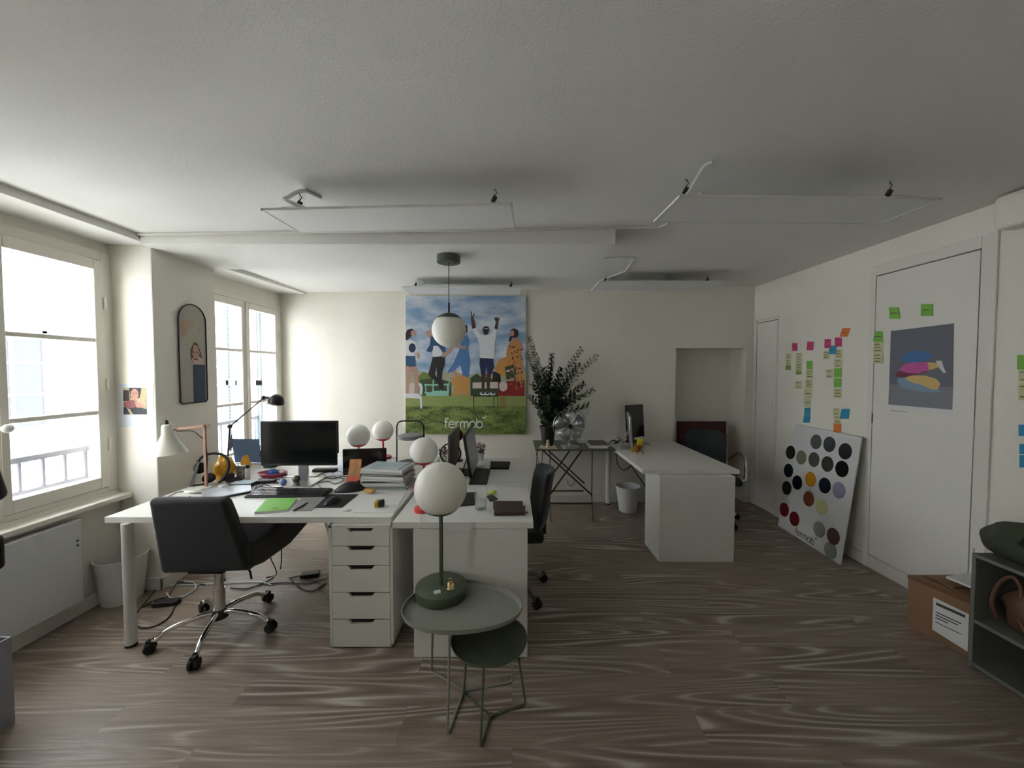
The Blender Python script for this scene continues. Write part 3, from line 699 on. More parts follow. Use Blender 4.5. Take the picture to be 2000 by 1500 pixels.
# ---- big picture on the back wall
LC = {}
def poly_layer(b, k, pts, fn, lay):
    n_ = LC[(fn.__name__, lay)] = LC.get((fn.__name__, lay), 0) + 1; lay = lay + n_ * .009; b.k = k; b.face([fn(x, y, lay) for x, y in pts])
YP = YB - .035
def PC(cx, cy, lay=1): return aY(770 + cx / 4.839, 560 + cy / 4.839, YP - .0006 * lay)
p0 = PC(106, 88); p1 = PC(1243, 1396)
pic = thing('wall_picture', 'large printed picture of five friends jumping in a park', 'picture', ((p0.x + p1.x) / 2, YB - .018, (p0.z + p1.z) / 2))
MB().box(p0.x, YP, p1.z, p1.x, YB - .001, p0.z).build('stretched_canvas', M_paper, pic, w=True, smooth=False, bevel=.001)
def sky_mat():
    m = bpy.data.materials.new('printed_sky'); m.use_nodes = True; nt = m.node_tree; L = nt.links.new; N = nt.nodes.new; b = nt.nodes['Principled BSDF']
    tc = N('ShaderNodeTexCoord'); mp = N('ShaderNodeMapping'); mp.inputs['Scale'].default_value = (1.2, 1, 3.2); mp.inputs['Rotation'].default_value = (0, .5, 0); L(tc.outputs['Object'], mp.inputs['Vector'])
    n = N('ShaderNodeTexNoise'); n.inputs['Scale'].default_value = 2.2; n.inputs['Detail'].default_value = 6; L(mp.outputs[0], n.inputs['Vector'])
    c = N('ShaderNodeValToRGB'); e = c.color_ramp.elements; e[0].position = .38; e[0].color = (*lin((132, 164, 200)), 1); e[1].position = .66; e[1].color = (*lin((222, 228, 234)), 1)
    L(n.outputs['Fac'], c.inputs[0]); L(c.outputs[0], b.inputs['Base Color']); b.inputs['Roughness'].default_value = .6; return m
def lawn_mat():
    m = bpy.data.materials.new('printed_lawn'); m.use_nodes = True; nt = m.node_tree; L = nt.links.new; N = nt.nodes.new; b = nt.nodes['Principled BSDF']
    tc = N('ShaderNodeTexCoord'); n = N('ShaderNodeTexNoise'); n.inputs['Scale'].default_value = 70; n.inputs['Detail'].default_value = 5; L(tc.outputs['Object'], n.inputs['Vector'])
    n2 = N('ShaderNodeTexNoise'); n2.inputs['Scale'].default_value = 5; mp = N('ShaderNodeMapping'); mp.inputs['Scale'].default_value = (1, 1, 3); L(tc.outputs['Object'], mp.inputs['Vector']); L(mp.outputs[0], n2.inputs['Vector'])
    a = N('ShaderNodeMath'); a.operation = 'MULTIPLY_ADD'; a.inputs[1].default_value = .55; L(n.outputs['Fac'], a.inputs[0])
    s_ = N('ShaderNodeMath'); s_.operation = 'MULTIPLY'; s_.inputs[1].default_value = .5; L(n2.outputs['Fac'], s_.inputs[0]); L(s_.outputs[0], a.inputs[2])
    c = N('ShaderNodeValToRGB'); e = c.color_ramp.elements; e[0].position = .4; e[0].color = (*lin((44, 66, 30)), 1); e[1].position = .62; e[1].color = (*lin((142, 158, 82)), 1)
    L(a.outputs[0], c.inputs[0]); L(c.outputs[0], b.inputs['Base Color']); b.inputs['Roughness'].default_value = .6; return m
PR = lambda n, c: mat('print_' + n, c, .6, var=.12, scale=40)
pm = [sky_mat(), lawn_mat(), PR('light_grass', (150, 164, 96)), PR('hedge', (60, 78, 44)), PR('skin', (190, 148, 130)), PR('dark_skin', (74, 50, 42)), PR('hair', (44, 32, 30)),
      PR('white', (226, 228, 232)), PR('denim', (48, 84, 122)), PR('black', (28, 28, 34)), PR('blue', (78, 122, 176)), PR('navy', (36, 44, 82)), PR('orange', (206, 150, 84)), PR('mint', (150, 208, 190)), PR('red', (150, 40, 44)), PR('pale', (214, 200, 196)), PR('skyline', (176, 176, 150)), PR('tan', (196, 128, 70)), PR('green_tree', (112, 130, 62))]
b = MB()
def q(k, pts, lay=2): poly_layer(b, k, pts, PC, lay)
def el(k, cx, cy, rx, ry, lay=3, n=16, a0=0): q(k, [(cx + rx * math.cos(2 * PI * i / n), cy + ry * math.sin(2 * PI * i / n)) for i in range(n)], lay)
def limb(k, pts, w0, w1, lay=3):
    n = len(pts); L_ = []; R_ = []
    for i, (x, y) in enumerate(pts):
        a_ = pts[max(0, i - 1)]; c_ = pts[min(n - 1, i + 1)]; dx, dy = c_[0] - a_[0], c_[1] - a_[1]; l_ = math.hypot(dx, dy); w_ = w0 + (w1 - w0) * i / (n - 1)
        L_.append((x - dy / l_ * w_, y + dx / l_ * w_)); R_.append((x + dy / l_ * w_, y - dx / l_ * w_))
    for i in range(n - 1): q(k, [L_[i], R_[i], R_[i + 1], L_[i + 1]], lay)
q(0, [(107, 88), (1243, 88), (1243, 1000), (107, 1000)], 1); q(1, [(107, 1120), (1243, 1120), (1243, 1395), (107, 1395)], 1); q(2, [(107, 1000), (1243, 1000), (1243, 1130), (107, 1130)], 1)
q(16, [(107, 860), (235, 790), (330, 830), (520, 800), (720, 830), (860, 800), (960, 830), (1243, 800), (1243, 1020), (107, 1020)], 2)
q(18, [(230, 850), (270, 805), (330, 820), (370, 900), (240, 910)], 3); q(3, [(240, 880), (380, 860), (540, 900), (540, 1030), (270, 1030)], 3)
q(3, [(720, 860), (780, 820), (820, 850), (1000, 880), (1000, 1030), (720, 1030)], 3); q(15, [(740, 905), (980, 900), (980, 960), (740, 960)], 4); q(14, [(985, 900), (1232, 880), (1232, 1032), (985, 1030)], 3); q(9, [(930, 800), (1000, 810), (1010, 900), (930, 900)], 4)
q(17, [(107, 750), (122, 760), (122, 900), (107, 900)], 3)
# girl in a white top and shorts
q(6, [(107, 440), (125, 405), (165, 396), (190, 408), (182, 450), (150, 480), (128, 500), (107, 505)], 5); el(4, 178, 440, 22, 30, 6); q(7, [(107, 510), (150, 500), (200, 520), (235, 640), (205, 640), (195, 600), (192, 655), (107, 655)], 5); el(11, 170, 578, 34, 44, 6); limb(4, [(210, 625), (228, 650), (225, 675)], 14, 10, 6)
q(8, [(107, 652), (195, 655), (204, 752), (150, 758), (107, 745)], 6); limb(4, [(130, 750), (128, 860), (120, 1010)], 26, 14, 5); limb(4, [(180, 750), (212, 880), (205, 1010)], 28, 14, 5)
q(7, [(107, 1010), (225, 1010), (260, 1040), (265, 1150), (245, 1150), (240, 1060), (107, 1050)], 6); q(7, [(222, 915), (258, 915), (270, 960), (262, 1020), (240, 1020), (245, 950)], 5); q(15, [(107, 910), (190, 910), (200, 1010), (107, 1010)], 4)
# man in a denim jacket
limb(4, [(300, 435), (340, 470), (390, 480)], 16, 22, 4); limb(4, [(300, 435), (350, 425)], 14, 12, 4); q(8, [(345, 470), (410, 480), (480, 560), (490, 610), (440, 640), (415, 570), (380, 570), (350, 620), (300, 610), (335, 550)], 5)
q(7, [(370, 560), (415, 560), (460, 625), (440, 655), (380, 665), (358, 650)], 6); limb(4, [(550, 570), (500, 630), (450, 660)], 15, 13, 7)
q(9, [(362, 665), (478, 655), (478, 740), (455, 800), (450, 900), (470, 915), (455, 975), (430, 975), (405, 880), (400, 760), (385, 830), (420, 880), (405, 905), (335, 850), (322, 820), (345, 740)], 6)
for y0 in (925, 1000): limb(13, [(285, y0), (360, y0 + 5), (515, y0 - 2)], 7, 7, 5)
for x0 in (295, 365, 435, 500): limb(13, [(x0, 930), (x0 + 10, 1030)], 5, 5, 5)
q(13, [(380, 985), (520, 985), (510, 1030), (300, 1030), (300, 1010)], 5); limb(13, [(370, 880), (365, 1000)], 6, 6, 5); limb(13, [(525, 870), (510, 1000)], 5, 5, 5)
# woman in blue
q(10, [(640, 480), (690, 455), (706, 500), (700, 570), (705, 640), (718, 700), (706, 855), (650, 850), (625, 740), (560, 800), (510, 815), (505, 800), (560, 720), (612, 600)], 5); limb(4, [(580, 565), (625, 572), (680, 570)], 11, 14, 6); limb(4, [(560, 790), (600, 850), (640, 960)], 22, 12, 4); el(6, 680, 400, 14, 40, 3); limb(4, [(670, 850), (668, 960)], 16, 12, 4)
el(12, 628, 900, 92, 62, 6); q(12, [(560, 930), (710, 930), (700, 1000), (570, 1000)], 6); limb(12, [(540, 1015), (715, 1012)], 9, 9, 6); limb(12, [(575, 1000), (560, 1032)], 5, 5, 6); limb(12, [(690, 1000), (712, 1032)], 5, 5, 6)
# man with both arms up
q(7, [(735, 400), (775, 385), (815, 450), (860, 460), (905, 450), (945, 395), (975, 410), (950, 540), (945, 680), (810, 675), (810, 580), (790, 500)], 5); limb(5, [(755, 395), (745, 330), (735, 290)], 20, 12, 4); limb(5, [(735, 290), (722, 230)], 6, 4, 4); limb(5, [(742, 290), (758, 255)], 6, 4, 4)
limb(5, [(960, 400), (970, 350), (970, 320)], 14, 10, 4); el(5, 970, 315, 18, 20, 5); limb(5, [(955, 310), (945, 290)], 5, 3, 5); limb(5, [(985, 310), (995, 292)], 5, 3, 5); limb(5, [(970, 310), (972, 285)], 5, 3, 5); el(5, 866, 408, 32, 36, 6); el(6, 864, 435, 22, 20, 7); limb(7, [(850, 395), (885, 395)], 3, 3, 7)
q(11, [(808, 672), (935, 680), (945, 760), (918, 830), (880, 822), (868, 760), (862, 830), (822, 835), (805, 730)], 6); limb(5, [(845, 825), (842, 900), (838, 985)], 22, 12, 5); limb(5, [(895, 825), (888, 900), (890, 985)], 22, 12, 5)
for cx in (835, 875, 930): el(7, cx, 1012, 26, 18, 6); el(11, cx + 4, 1004, 16, 9, 7)
limb(9, [(745, 1032), (975, 1032)], 6, 6, 6)
for x0 in (750, 940, 978): limb(9, [(x0, 1030), (x0, 1155)], 3, 3, 6)
# woman in orange
q(6, [(1095, 410), (1130, 393), (1170, 410), (1172, 460), (1150, 480), (1115, 480), (1105, 520), (1078, 515), (1095, 470)], 5); el(4, 1115, 440, 22, 30, 6); q(4, [(1120, 485), (1190, 490), (1215, 570), (1225, 600), (1200, 600), (1180, 550), (1100, 540), (1075, 600), (1075, 660), (1058, 655), (1062, 590), (1085, 530)], 5)
q(12, [(1085, 540), (1130, 515), (1195, 545), (1215, 700), (1222, 880), (1200, 980), (1150, 970), (1150, 800), (1120, 820), (1060, 860), (950, 800), (950, 760), (990, 690), (1060, 660)], 6); q(3, [(1045, 760), (1130, 730), (1140, 860), (1060, 880)], 7); limb(7, [(1060, 800), (1120, 780)], 8, 8, 8)
rs = random.Random(3)
for i in range(60):
    x_ = rs.uniform(1090, 1210); y_ = rs.uniform(560, 930); el(rs.choice((14, 11, 17)), x_, y_, 7, 9, 8, 7)
limb(14, [(1165, 900), (1190, 990)], 20, 22, 7)
for x0 in (1010, 1030, 1050): limb(14, [(x0, 1005), (x0 - 4, 1150)], 3, 3, 6)
limb(14, [(985, 1000), (1232, 1000)], 8, 8, 6); el(15, 1030, 940, 40, 50, 5)
b.k = 0
prt = b.build('printed_scene', pm, pic, w=True, smooth=False)
lw_ = (840 - 475) / 4.839 / FPX * YP
lettering('fermob', lw_, PC(478, 1333, 10), (1, 0, 0), (0, 0, 1), (0, -1, 0), mat('print_letter_white', (240, 240, 236), .6, var=0), pic, wt=.17)

# ---- print with cushions on the cupboard door
def RW(cx, cy, lay=1): return aX(1680 + cx / 3.571, 440 + cy / 3.571, XR - .0125 - .0006 * lay)
pa = thing('cushion_poster', 'poster of stacked blue, pink and yellow cushions taped on the door', 'poster', RW(430, 1000))
b = MB()
def q2(k, pts, lay=2): poly_layer(b, k, pts, RW, lay)
q2(0, [(208, 728), (662, 678), (652, 1328), (188, 1270)], 0.6); pm2 = [M_paper, mat('print_grey', (112, 114, 124), .6, var=.08, scale=3), mat('print_blue', (44, 66, 128), .6), mat('print_pink', (206, 98, 164), .6), mat('print_maroon', (128, 66, 84), .6), mat('print_yellow', (222, 190, 122), .6), mat('print_lightblue', (134, 160, 188), .6), PR('fringe', (226, 222, 218)), mat('print_grey_floor', (138, 138, 146), .6)]
q2(1, [(214, 738), (655, 684), (648, 1130), (202, 1108)], 1.2); q2(8, [(202, 1108), (648, 1130), (643, 1287), (196, 1250)], 1.2)
q2(6, [(258, 1068), (330, 1060), (420, 1100), (520, 1140), (580, 1158), (520, 1166), (400, 1156), (290, 1132), (262, 1100)], 2)
q2(5, [(310, 1070), (350, 1046), (450, 1048), (530, 1070), (560, 1105), (540, 1145), (500, 1145), (420, 1110), (370, 1100)], 3); q2(4, [(245, 1040), (280, 1010), (480, 1020), (350, 1050), (300, 1060), (255, 1055)], 3.5)
q2(3, [(270, 1010), (300, 975), (380, 952), (470, 955), (510, 985), (470, 1012), (400, 1034), (320, 1028)], 4); q2(5, [(470, 955), (530, 960), (545, 990), (480, 1012)], 4.2); q2(7, [(530, 945), (570, 945), (580, 985), (600, 1030), (580, 1030), (555, 1000), (535, 975)], 5)
q2(2, [(275, 940), (310, 905), (345, 878), (410, 872), (460, 885), (512, 905), (470, 940), (410, 957), (340, 955)], 5); q2(8, [(210, 1290), (330, 1300), (330, 1304), (210, 1294)], 2)
b.k = 0; b.build('printed_sheet', pm2, pa, w=True, smooth=False)

# ---- sticky notes
SN = {'pink': (214, 74, 128), 'green': (132, 192, 84), 'blue': (58, 150, 186), 'orange': (226, 128, 62), 'yellow': (206, 208, 160), 'olive': (140, 158, 84)}
SM = {k: mat('sticky_' + k, v, .8, var=.03) for k, v in SN.items()}
M_ink = mat('pencil_ink', (96, 98, 84), .8)
def note(color, px, py, hw, hh, label, grp, skew=0, off=.0006, ink=0, X=XR):
    c = aX(px, py, X - off)
    cs = [aX(px + dx * hw + dy * skew, py + dy * hh, X - off - (.004 if dy > 0 else 0)) for dx, dy in ((-1, -1), (1, -1), (1, 1), (-1, 1))]
    b = MB(); b.face(cs)
    b.k = 1
    for i in range(ink):
        f = -.6 + 1.2 * i / max(1, ink - 1) if ink > 1 else 0
        r_ = random.uniform(.3, .75)
        b.face([aX(px + dx * hw, py + (f + dy) * hh, X - off - .006) for dx, dy in ((-.7, -.07), (r_, -.07), (r_, .07), (-.7, .07))])
    o = b.build('sticky_note', [SM[color], M_ink], smooth=False); setroot(o, c)
    tag(o, label, 'sticky note', grp)
def W6(cx, cy): return 1460 + cx / 5, 560 + cy / 5
G = 'sticky notes on the wall beside the cupboard door'
for col_, cx, cy, w_, h_, sk, ink, lab in (
    ('pink', 462, 588, 26, 38, 0, 1, 'pink sticky note nearest the room corner'),
    ('pink', 612, 578, 32, 42, -3, 1, 'single pink sticky note high above the green note'),
    ('pink', 783, 555, 32, 44, -2, 2, 'pink sticky note just above the blue one, nearer the corner'),
    ('pink', 887, 540, 35, 44, 1, 2, 'pink sticky note just under the tilted orange one'),
    ('orange', 952, 446, 40, 42, -14, 1, 'tilted orange sticky note, topmost on the wall'),
    ('blue', 832, 616, 36, 42, -4, 1, 'blue sticky note between two pink ones'),
    ('yellow', 400, 680, 24, 24, 0, 2, 'pale yellow sticky note topmost in the column nearest the corner'),
    ('yellow', 398, 738, 24, 28, 0, 3, 'pale yellow sticky note above the olive one nearest the corner'),
    ('olive', 397, 790, 26, 22, 0, 0, 'olive green sticky note nearest the room corner'),
    ('yellow', 503, 672, 28, 24, 0, 2, 'pale yellow sticky note heading the second column'),
    ('yellow', 502, 720, 30, 22, 0, 2, 'pale yellow sticky note, second in the second column'),
    ('yellow', 500, 785, 30, 38, 0, 3, 'pale yellow sticky note resting on an olive one'),
    ('olive', 499, 838, 27, 20, 0, 0, 'olive green sticky note ending the second column'),
    ('green', 604, 766, 30, 40, 0, 0, 'green sticky note below the single pink one'),
    ('yellow', 604, 852, 32, 44, 0, 3, 'pale yellow sticky note under the lone green one'),
    ('yellow', 498, 958, 34, 36, 0, 2, 'pale yellow sticky note beside the long middle column'),
    ('yellow', 598, 948, 36, 44, 0, 4, 'densely written pale yellow sticky note in the long middle column'),
    ('yellow', 590, 1044, 36, 46, 0, 1, 'pale yellow sticky note with one line in the middle column'),
    ('yellow', 584, 1132, 34, 40, 0, 1, 'pale yellow sticky note just above the long blue one'),
    ('blue', 584, 1216, 29, 34, -3, 0, 'upper blue sticky note of the pair above the colour board'),
    ('blue', 579, 1290, 33, 38, -6, 0, 'lower blue sticky note of the pair above the colour board'),
    ('yellow', 770, 668, 30, 40, 0, 3, 'pale yellow sticky note under the blue and pink ones'),
    ('yellow', 890, 655, 34, 42, 0, 3, 'pale yellow sticky note below the pink one near the door'),
    ('yellow', 884, 748, 38, 40, 0, 2, 'pale yellow sticky note above the two stacked green ones'),
    ('yellow', 800, 850, 32, 42, 0, 2, 'pale yellow sticky note standing apart beside two green ones'),
    ('green', 883, 840, 38, 43, 0, 0, 'upper of the two stacked green sticky notes'),
    ('green', 880, 938, 38, 45, 0, 0, 'lower of the two stacked green sticky notes'),
    ('yellow', 880, 1040, 38, 46, 0, 3, 'pale yellow sticky note under the two stacked green ones'),
    ('yellow', 868, 1222, 34, 34, 0, 2, 'pale yellow sticky note beside the skewed blue one'),
    ('yellow', 876, 1296, 34, 38, 0, 2, 'pale yellow sticky note right above the low orange one'),
    ('blue', 952, 1242, 42, 48, -8, 0, 'skewed blue sticky note beside pale yellow ones, near the door'),
    ('orange', 878, 1380, 38, 44, 0, 0, 'orange sticky note touching the top edge of the colour board')):
    px, py = W6(cx, cy); note(col_, px, py, w_ / 5, h_ / 5, lab, G, sk / 5, .0006 + .0009 * (cy % 7) / 7, ink)
G = 'sticky notes on the cupboard door'
for col_, cx, cy, w_, h_, sk, ink, lab in (
    ('green', 238, 612, 36, 40, 3, 1, 'green sticky note above the cushion poster, nearer the sticky-note wall'),
    ('green', 465, 591, 42, 42, -1, 1, 'green sticky note above the cushion poster, nearer the hinges'),
    ('green', 124, 777, 34, 37, 2, 1, 'green sticky note beside the cushion poster'),
    ('yellow', 124, 852, 34, 36, 0, 3, 'pale yellow sticky note directly under a green one on the door'),
    ('yellow', 124, 928, 34, 36, 0, 3, 'lowest pale yellow sticky note on the cupboard door')):
    note(col_, 1680 + cx / 3.571, 440 + cy / 3.571, w_ / 3.571, h_ / 3.571, lab, G, sk / 3.571, .0008, ink, XR - .0125)
G = 'sticky notes at the edge beyond the door frame'
for col_, cx, cy, w_, h_, lab in (('green', 1130, 955, 36, 50, 'green sticky note on the wall beyond the door frame'), ('yellow', 1140, 1050, 36, 44, 'upper pale yellow sticky note beyond the door frame'), ('yellow', 1140, 1160, 36, 60, 'lower pale yellow sticky note beyond the door frame'), ('blue', 1138, 1430, 34, 40, 'upper blue sticky note beyond the door frame')):
    note(col_, 1680 + cx / 3.571, 440 + cy / 3.571, w_ / 3.571, h_ / 3.571, lab, G, 0, .0008, 2 if col_ == 'yellow' else 0)
note('blue', 2000, 877, 9, 10, 'middle blue sticky note beyond the door frame', G); note('blue', 2000, 901, 9, 12, 'lowest blue sticky note beyond the door frame', G)

# ---- colour board leaning on the right wall
bl = aZ(1519, 1026, 0); br_ = aZ(1640, 1103, 0); tl = aX(1552, 828, XR - .022); 
e1 = (br_ - bl).normalized(); up = (tl - bl); up = (up - e1 * up.dot(e1)); hgt = up.length; up.normalize(); nrm = e1.cross(up).normalized()
if nrm.x > 0: nrm = -nrm
wd = (br_ - bl).length
t = thing('colour_sample_board', 'white board of round colour samples leaning against the wall', 'sample board', bl + e1 * wd / 2)
def C8(a, b_, c_=0): return bl + e1 * a + up * b_ + nrm * c_
MB().hexa([C8(0, 0, -.012), C8(wd, 0, -.012), C8(wd, hgt, -.012), C8(0, hgt, -.012), C8(0, 0, 0), C8(wd, 0, 0), C8(wd, hgt, 0), C8(0, hgt, 0)]).build('board', mat('glossy_white_board', (222, 222, 220), .22, var=.01), t, w=True, smooth=False)
def BP(cx, cy): 
    p = aP(1500 + cx / 4.686, 800 + cy / 4.686, bl, nrm); v = p - bl; return v.dot(e1), v.dot(up)
dots = [((440, 295), (92, 96, 94), 'grey'), ((562, 318), (66, 70, 78), 'slate'), ((707, 382), (42, 42, 44), 'charcoal'), ((207, 392), (44, 50, 24), 'dark olive'), ((305, 438), (122, 128, 104), 'sage'), ((421, 458), (84, 86, 76), 'grey green'),
        ((544, 498), (62, 66, 62), 'dark grey'), ((677, 543), (14, 14, 14), 'black'), ((188, 558), (14, 28, 34), 'petrol'), ((390, 638), (208, 146, 34), 'honey yellow'), ((268, 668), (12, 18, 34), 'midnight'), ((520, 695), (16, 26, 44), 'navy'), ((650, 738), (156, 152, 178), 'lavender'),
        ((172, 718), (36, 12, 22), 'plum'), ((373, 817), (132, 70, 38), 'rust'), ((490, 890), (206, 208, 150), 'pale lemon'), ((149, 916), (110, 18, 22), 'poppy'), ((242, 1000), (112, 18, 24), 'chilli red'), ((470, 1098), (146, 150, 142), 'clay grey'), ((598, 1160), (96, 72, 66), 'brown'), ((572, 1290), (140, 152, 138), 'mint grey')]
for (cx, cy), c_, nm in dots:
    u, v = BP(cx, cy); r_ = .0355 if (cx, cy) not in ((490, 890),) else .033; r_ = .067
    b = MB(); n = 32
    a = [b.bm.verts.new(C8(u + r_ * math.cos(2 * PI * i / n), v + r_ * math.sin(2 * PI * i / n), .0008)) for i in range(n)]; a2 = [b.bm.verts.new(C8(u + r_ * math.cos(2 * PI * i / n), v + r_ * math.sin(2 * PI * i / n), .002)) for i in range(n)]
    b.skin([a, a2]); plab(b.build('colour_dot', mat('sample_' + nm.replace(' ', '_'), c_, .3, var=.03), t, w=True, smooth=False), nm + ' round sample')
u0, v0 = BP(250, 1120); u1, v1 = BP(425, 1235)
lettering('fermob', u1 - u0, C8(u0, (v0 + v1) / 2 - .012, .0012), e1, up, nrm, mat('print_letter_black', (30, 30, 30), .5, var=0), t, wt=.17)

# ---- arched picture on the pier, photo print on the window reveal
def A4(cx, cy, off=.0): return aX(260 + cx / 3.261, 440 + cy / 3.261, XP + off)
cen_ = A4(370, 800); L_ = A4(284, 800).y; R_ = A4(458, 800).y; top = A4(360, 504).z; bot = A4(370, 1131).z
t = thing('arched_picture', 'tall arched picture in thin black frame on the pier', 'picture', (XP, (L_ + R_) / 2, (top + bot) / 2))
ym_, r_ = (L_ + R_) / 2, (R_ - L_) / 2
ol = [(L_ + .015, bot), (R_ - .015, bot), (R_, bot + .015)] + [(ym_ + r_ * math.cos(a * PI / 20), top - r_ + r_ * math.sin(a * PI / 20)) for a in range(21)] + [(L_, bot + .015)]
MB().tube([(XP + .01, y, z) for y, z in ol], .005, 8, closed=True).build('frame', M_blkm, t, w=True)
b = MB(); b.prism([(XP + .002, y, z) for y, z in ol], (.006, 0, 0)); b.build('picture_panel', mat('print_warm_grey', (176, 170, 156), .5, var=.1, scale=4), t, w=True, smooth=False)
b = MB()
def q4(k, pts, lay=1): poly_layer(b, k, pts, lambda x, y, l_: A4(x, y, .0085 + l_ * .0006), lay)
q4(0, [(382, 890), (458, 890), (463, 1124), (386, 1126)], 1)
q4(1, [(388, 745), (408, 752), (428, 800), (438, 840), (455, 862), (440, 888), (384, 888), (368, 850), (366, 790)], 1); q4(2, [(385, 760), (408, 765), (424, 810), (418, 845), (395, 855), (376, 820)], 2); q4(3, [(372, 845), (420, 835), (458, 858), (440, 886), (384, 886)], 2); q4(4, [(385, 848), (412, 846), (408, 858), (388, 858)], 3); q4(4, [(380, 805), (392, 806), (392, 812), (380, 811)], 3); q4(4, [(402, 808), (415, 810), (415, 816), (402, 814)], 3)
for pts in (((300, 640), (308, 600), (322, 610), (345, 660), (340, 680)), ((322, 605), (338, 598), (362, 650), (352, 668)), ((345, 600), (362, 606), (378, 645), (366, 655)), ((300, 640), (345, 670), (330, 700), (318, 720), (302, 700)), ((415, 655), (428, 650), (430, 680), (415, 682)), ((366, 612), (380, 622), (388, 650), (378, 655))): q4(5, pts, 1)
b.k = 0; b.build('printed_figure', [mat('print_dark_teal', (20, 52, 72), .5), PR('brown_hair', (92, 70, 60)), mat('print_face', (190, 150, 132), .6), PR('knit', (196, 172, 164)), PR('lips', (110, 60, 58)), mat('print_hand', (186, 154, 132), .6)], t, w=True, smooth=False)
def V2(cx, cy, lay=0): return aY(cx / 3.75, 650 + cy / 3.75, 2.649 - .0006 * lay)
pc_ = V2(1000, 530)
t = thing('photo_print', 'white bordered photo print taped to the wall beside the window', 'photo', pc_)
b = MB(); cs = [V2(872, 375), V2(1126, 372), V2(1124, 690), V2(875, 690)]; b.prism(cs, (0, -.0005, 0)); b.build('paper', mat('cool_photo_paper', (214, 222, 230), .5, var=.01), t, w=True, smooth=False)
b = MB()
def q5(k, pts, lay=2): poly_layer(b, k, pts, V2, lay)
q5(0, [(902, 403), (1073, 403), (1074, 598), (905, 598)], 2); q5(1, [(902, 420), (945, 420), (950, 500), (903, 500)], 3); q5(2, [(945, 403), (1035, 403), (1030, 440), (1020, 480), (955, 480)], 3); el_ = [(985 + 30 * math.cos(a * PI / 8), 452 + 42 * math.sin(a * PI / 8)) for a in range(16)]; q5(3, el_, 4)
q5(4, [(905, 510), (960, 490), (1000, 500), (1000, 560), (910, 550)], 4); q5(5, [(1005, 480), (1060, 475), (1072, 540), (1010, 530)], 4); q5(6, [(905, 545), (960, 555), (1000, 540), (1074, 560), (1074, 598), (905, 598)], 5); q5(5, [(930, 550), (950, 560), (975, 598), (955, 598)], 6); q5(3, [(985, 500), (1040, 520), (1060, 550), (1000, 548)], 5)
q5(2, [(970, 440), (980, 440), (980, 445), (970, 445)], 6); q5(2, [(992, 440), (1002, 440), (1002, 445), (992, 445)], 6)
b.k = 0; b.build('photograph', [PR('olive_wall', (190, 180, 130)), PR('seat', (60, 46, 46)), PR('dark_hair', (52, 38, 42)), PR('warm_skin', (198, 148, 130)), PR('mauve', (140, 84, 88)), PR('cream_fur', (200, 178, 140)), PR('dark_cloth', (48, 50, 56))], t, w=True, smooth=False)

# ---- radiator, cable trunking
rr = -2.728
q0 = aX(160, 1012, rr + .06); q1 = aX(163, 1180, rr + .06)
t = thing('radiator', 'flat white electric radiator mounted under the window', 'radiator', (rr, q0.y - .6, .2))
MB().box(rr + .012, q0.y - 1.15, q1.z + .02, rr + .06, q0.y, q0.z).build('heating_panel', mat('radiator_enamel', (216, 218, 218), .4, var=.01), t, w=True, smooth=True, bevel=.008)
MB().box(rr + .004, q0.y - 1.0, q1.z + .1, rr + .012, q0.y - .15, q0.z - .1).box(-2.749, q0.y - .9, .3, rr + .006, q0.y - .85, .6).box(-2.749, q0.y - .3, .3, rr + .006, q0.y - .25, .6).build('wall_bracket', M_trim, t, w=True, smooth=False)
pz = aX(151, 1060, rr + .06); MB().cyl((rr + .06, pz.y, pz.z + .012), (rr + .064, pz.y, pz.z + .012), .006, seg=12).cyl((rr + .06, pz.y, pz.z - .016), (rr + .064, pz.y, pz.z - .016), .006, seg=12).build('thermostat_buttons', M_dkgrey, t, w=True)
M_duct = mat('white_cable_duct', (222, 221, 212), .5, var=.01)
def duct(label, pts, s=.02):
    b = MB()
    for a, c in zip(pts, pts[1:]): b.bar(a, c, s, s * .7)
    return tag(b.build('cable_duct', M_duct, smooth=False, bevel=.002), label, 'cable duct')
def ceilp(px, py):       # point on the sloping ceiling
    d = ray(px, py); o = Vector((0, 0, CH)); n = Vector((-.0125, 0, 1)); t_ = (cz(0) - .008 - CH) / (d.z - .0125 * d.x); return o + d * t_
duct('white cable duct running along the front of the dropped slab', [(-2.47, 2.55, cz(-2.48) - .008), (aY(1285, 446, 2.55).x, 2.55, cz(.9) - .008), ceilp(1300, 440) , ceilp(1372, 377)])
duct('short white cable duct from the slab corner to the far panel', [ceilp(1180, 504), ceilp(1240, 503), ceilp(1222, 530), ceilp(1172, 548)], .014)
# ================================================================== SMALL THINGS
M_clear = M_glass
def solid(name, label, cat, mt, build_fn, group=None, bevel=0, smooth=False, at=None, **k):
    b = MB(); build_fn(b); o = b.build(name, mt, smooth=smooth, bevel=bevel, **k)
    if at is not None: setroot(o, at)
    return tag(o, label, cat, group)

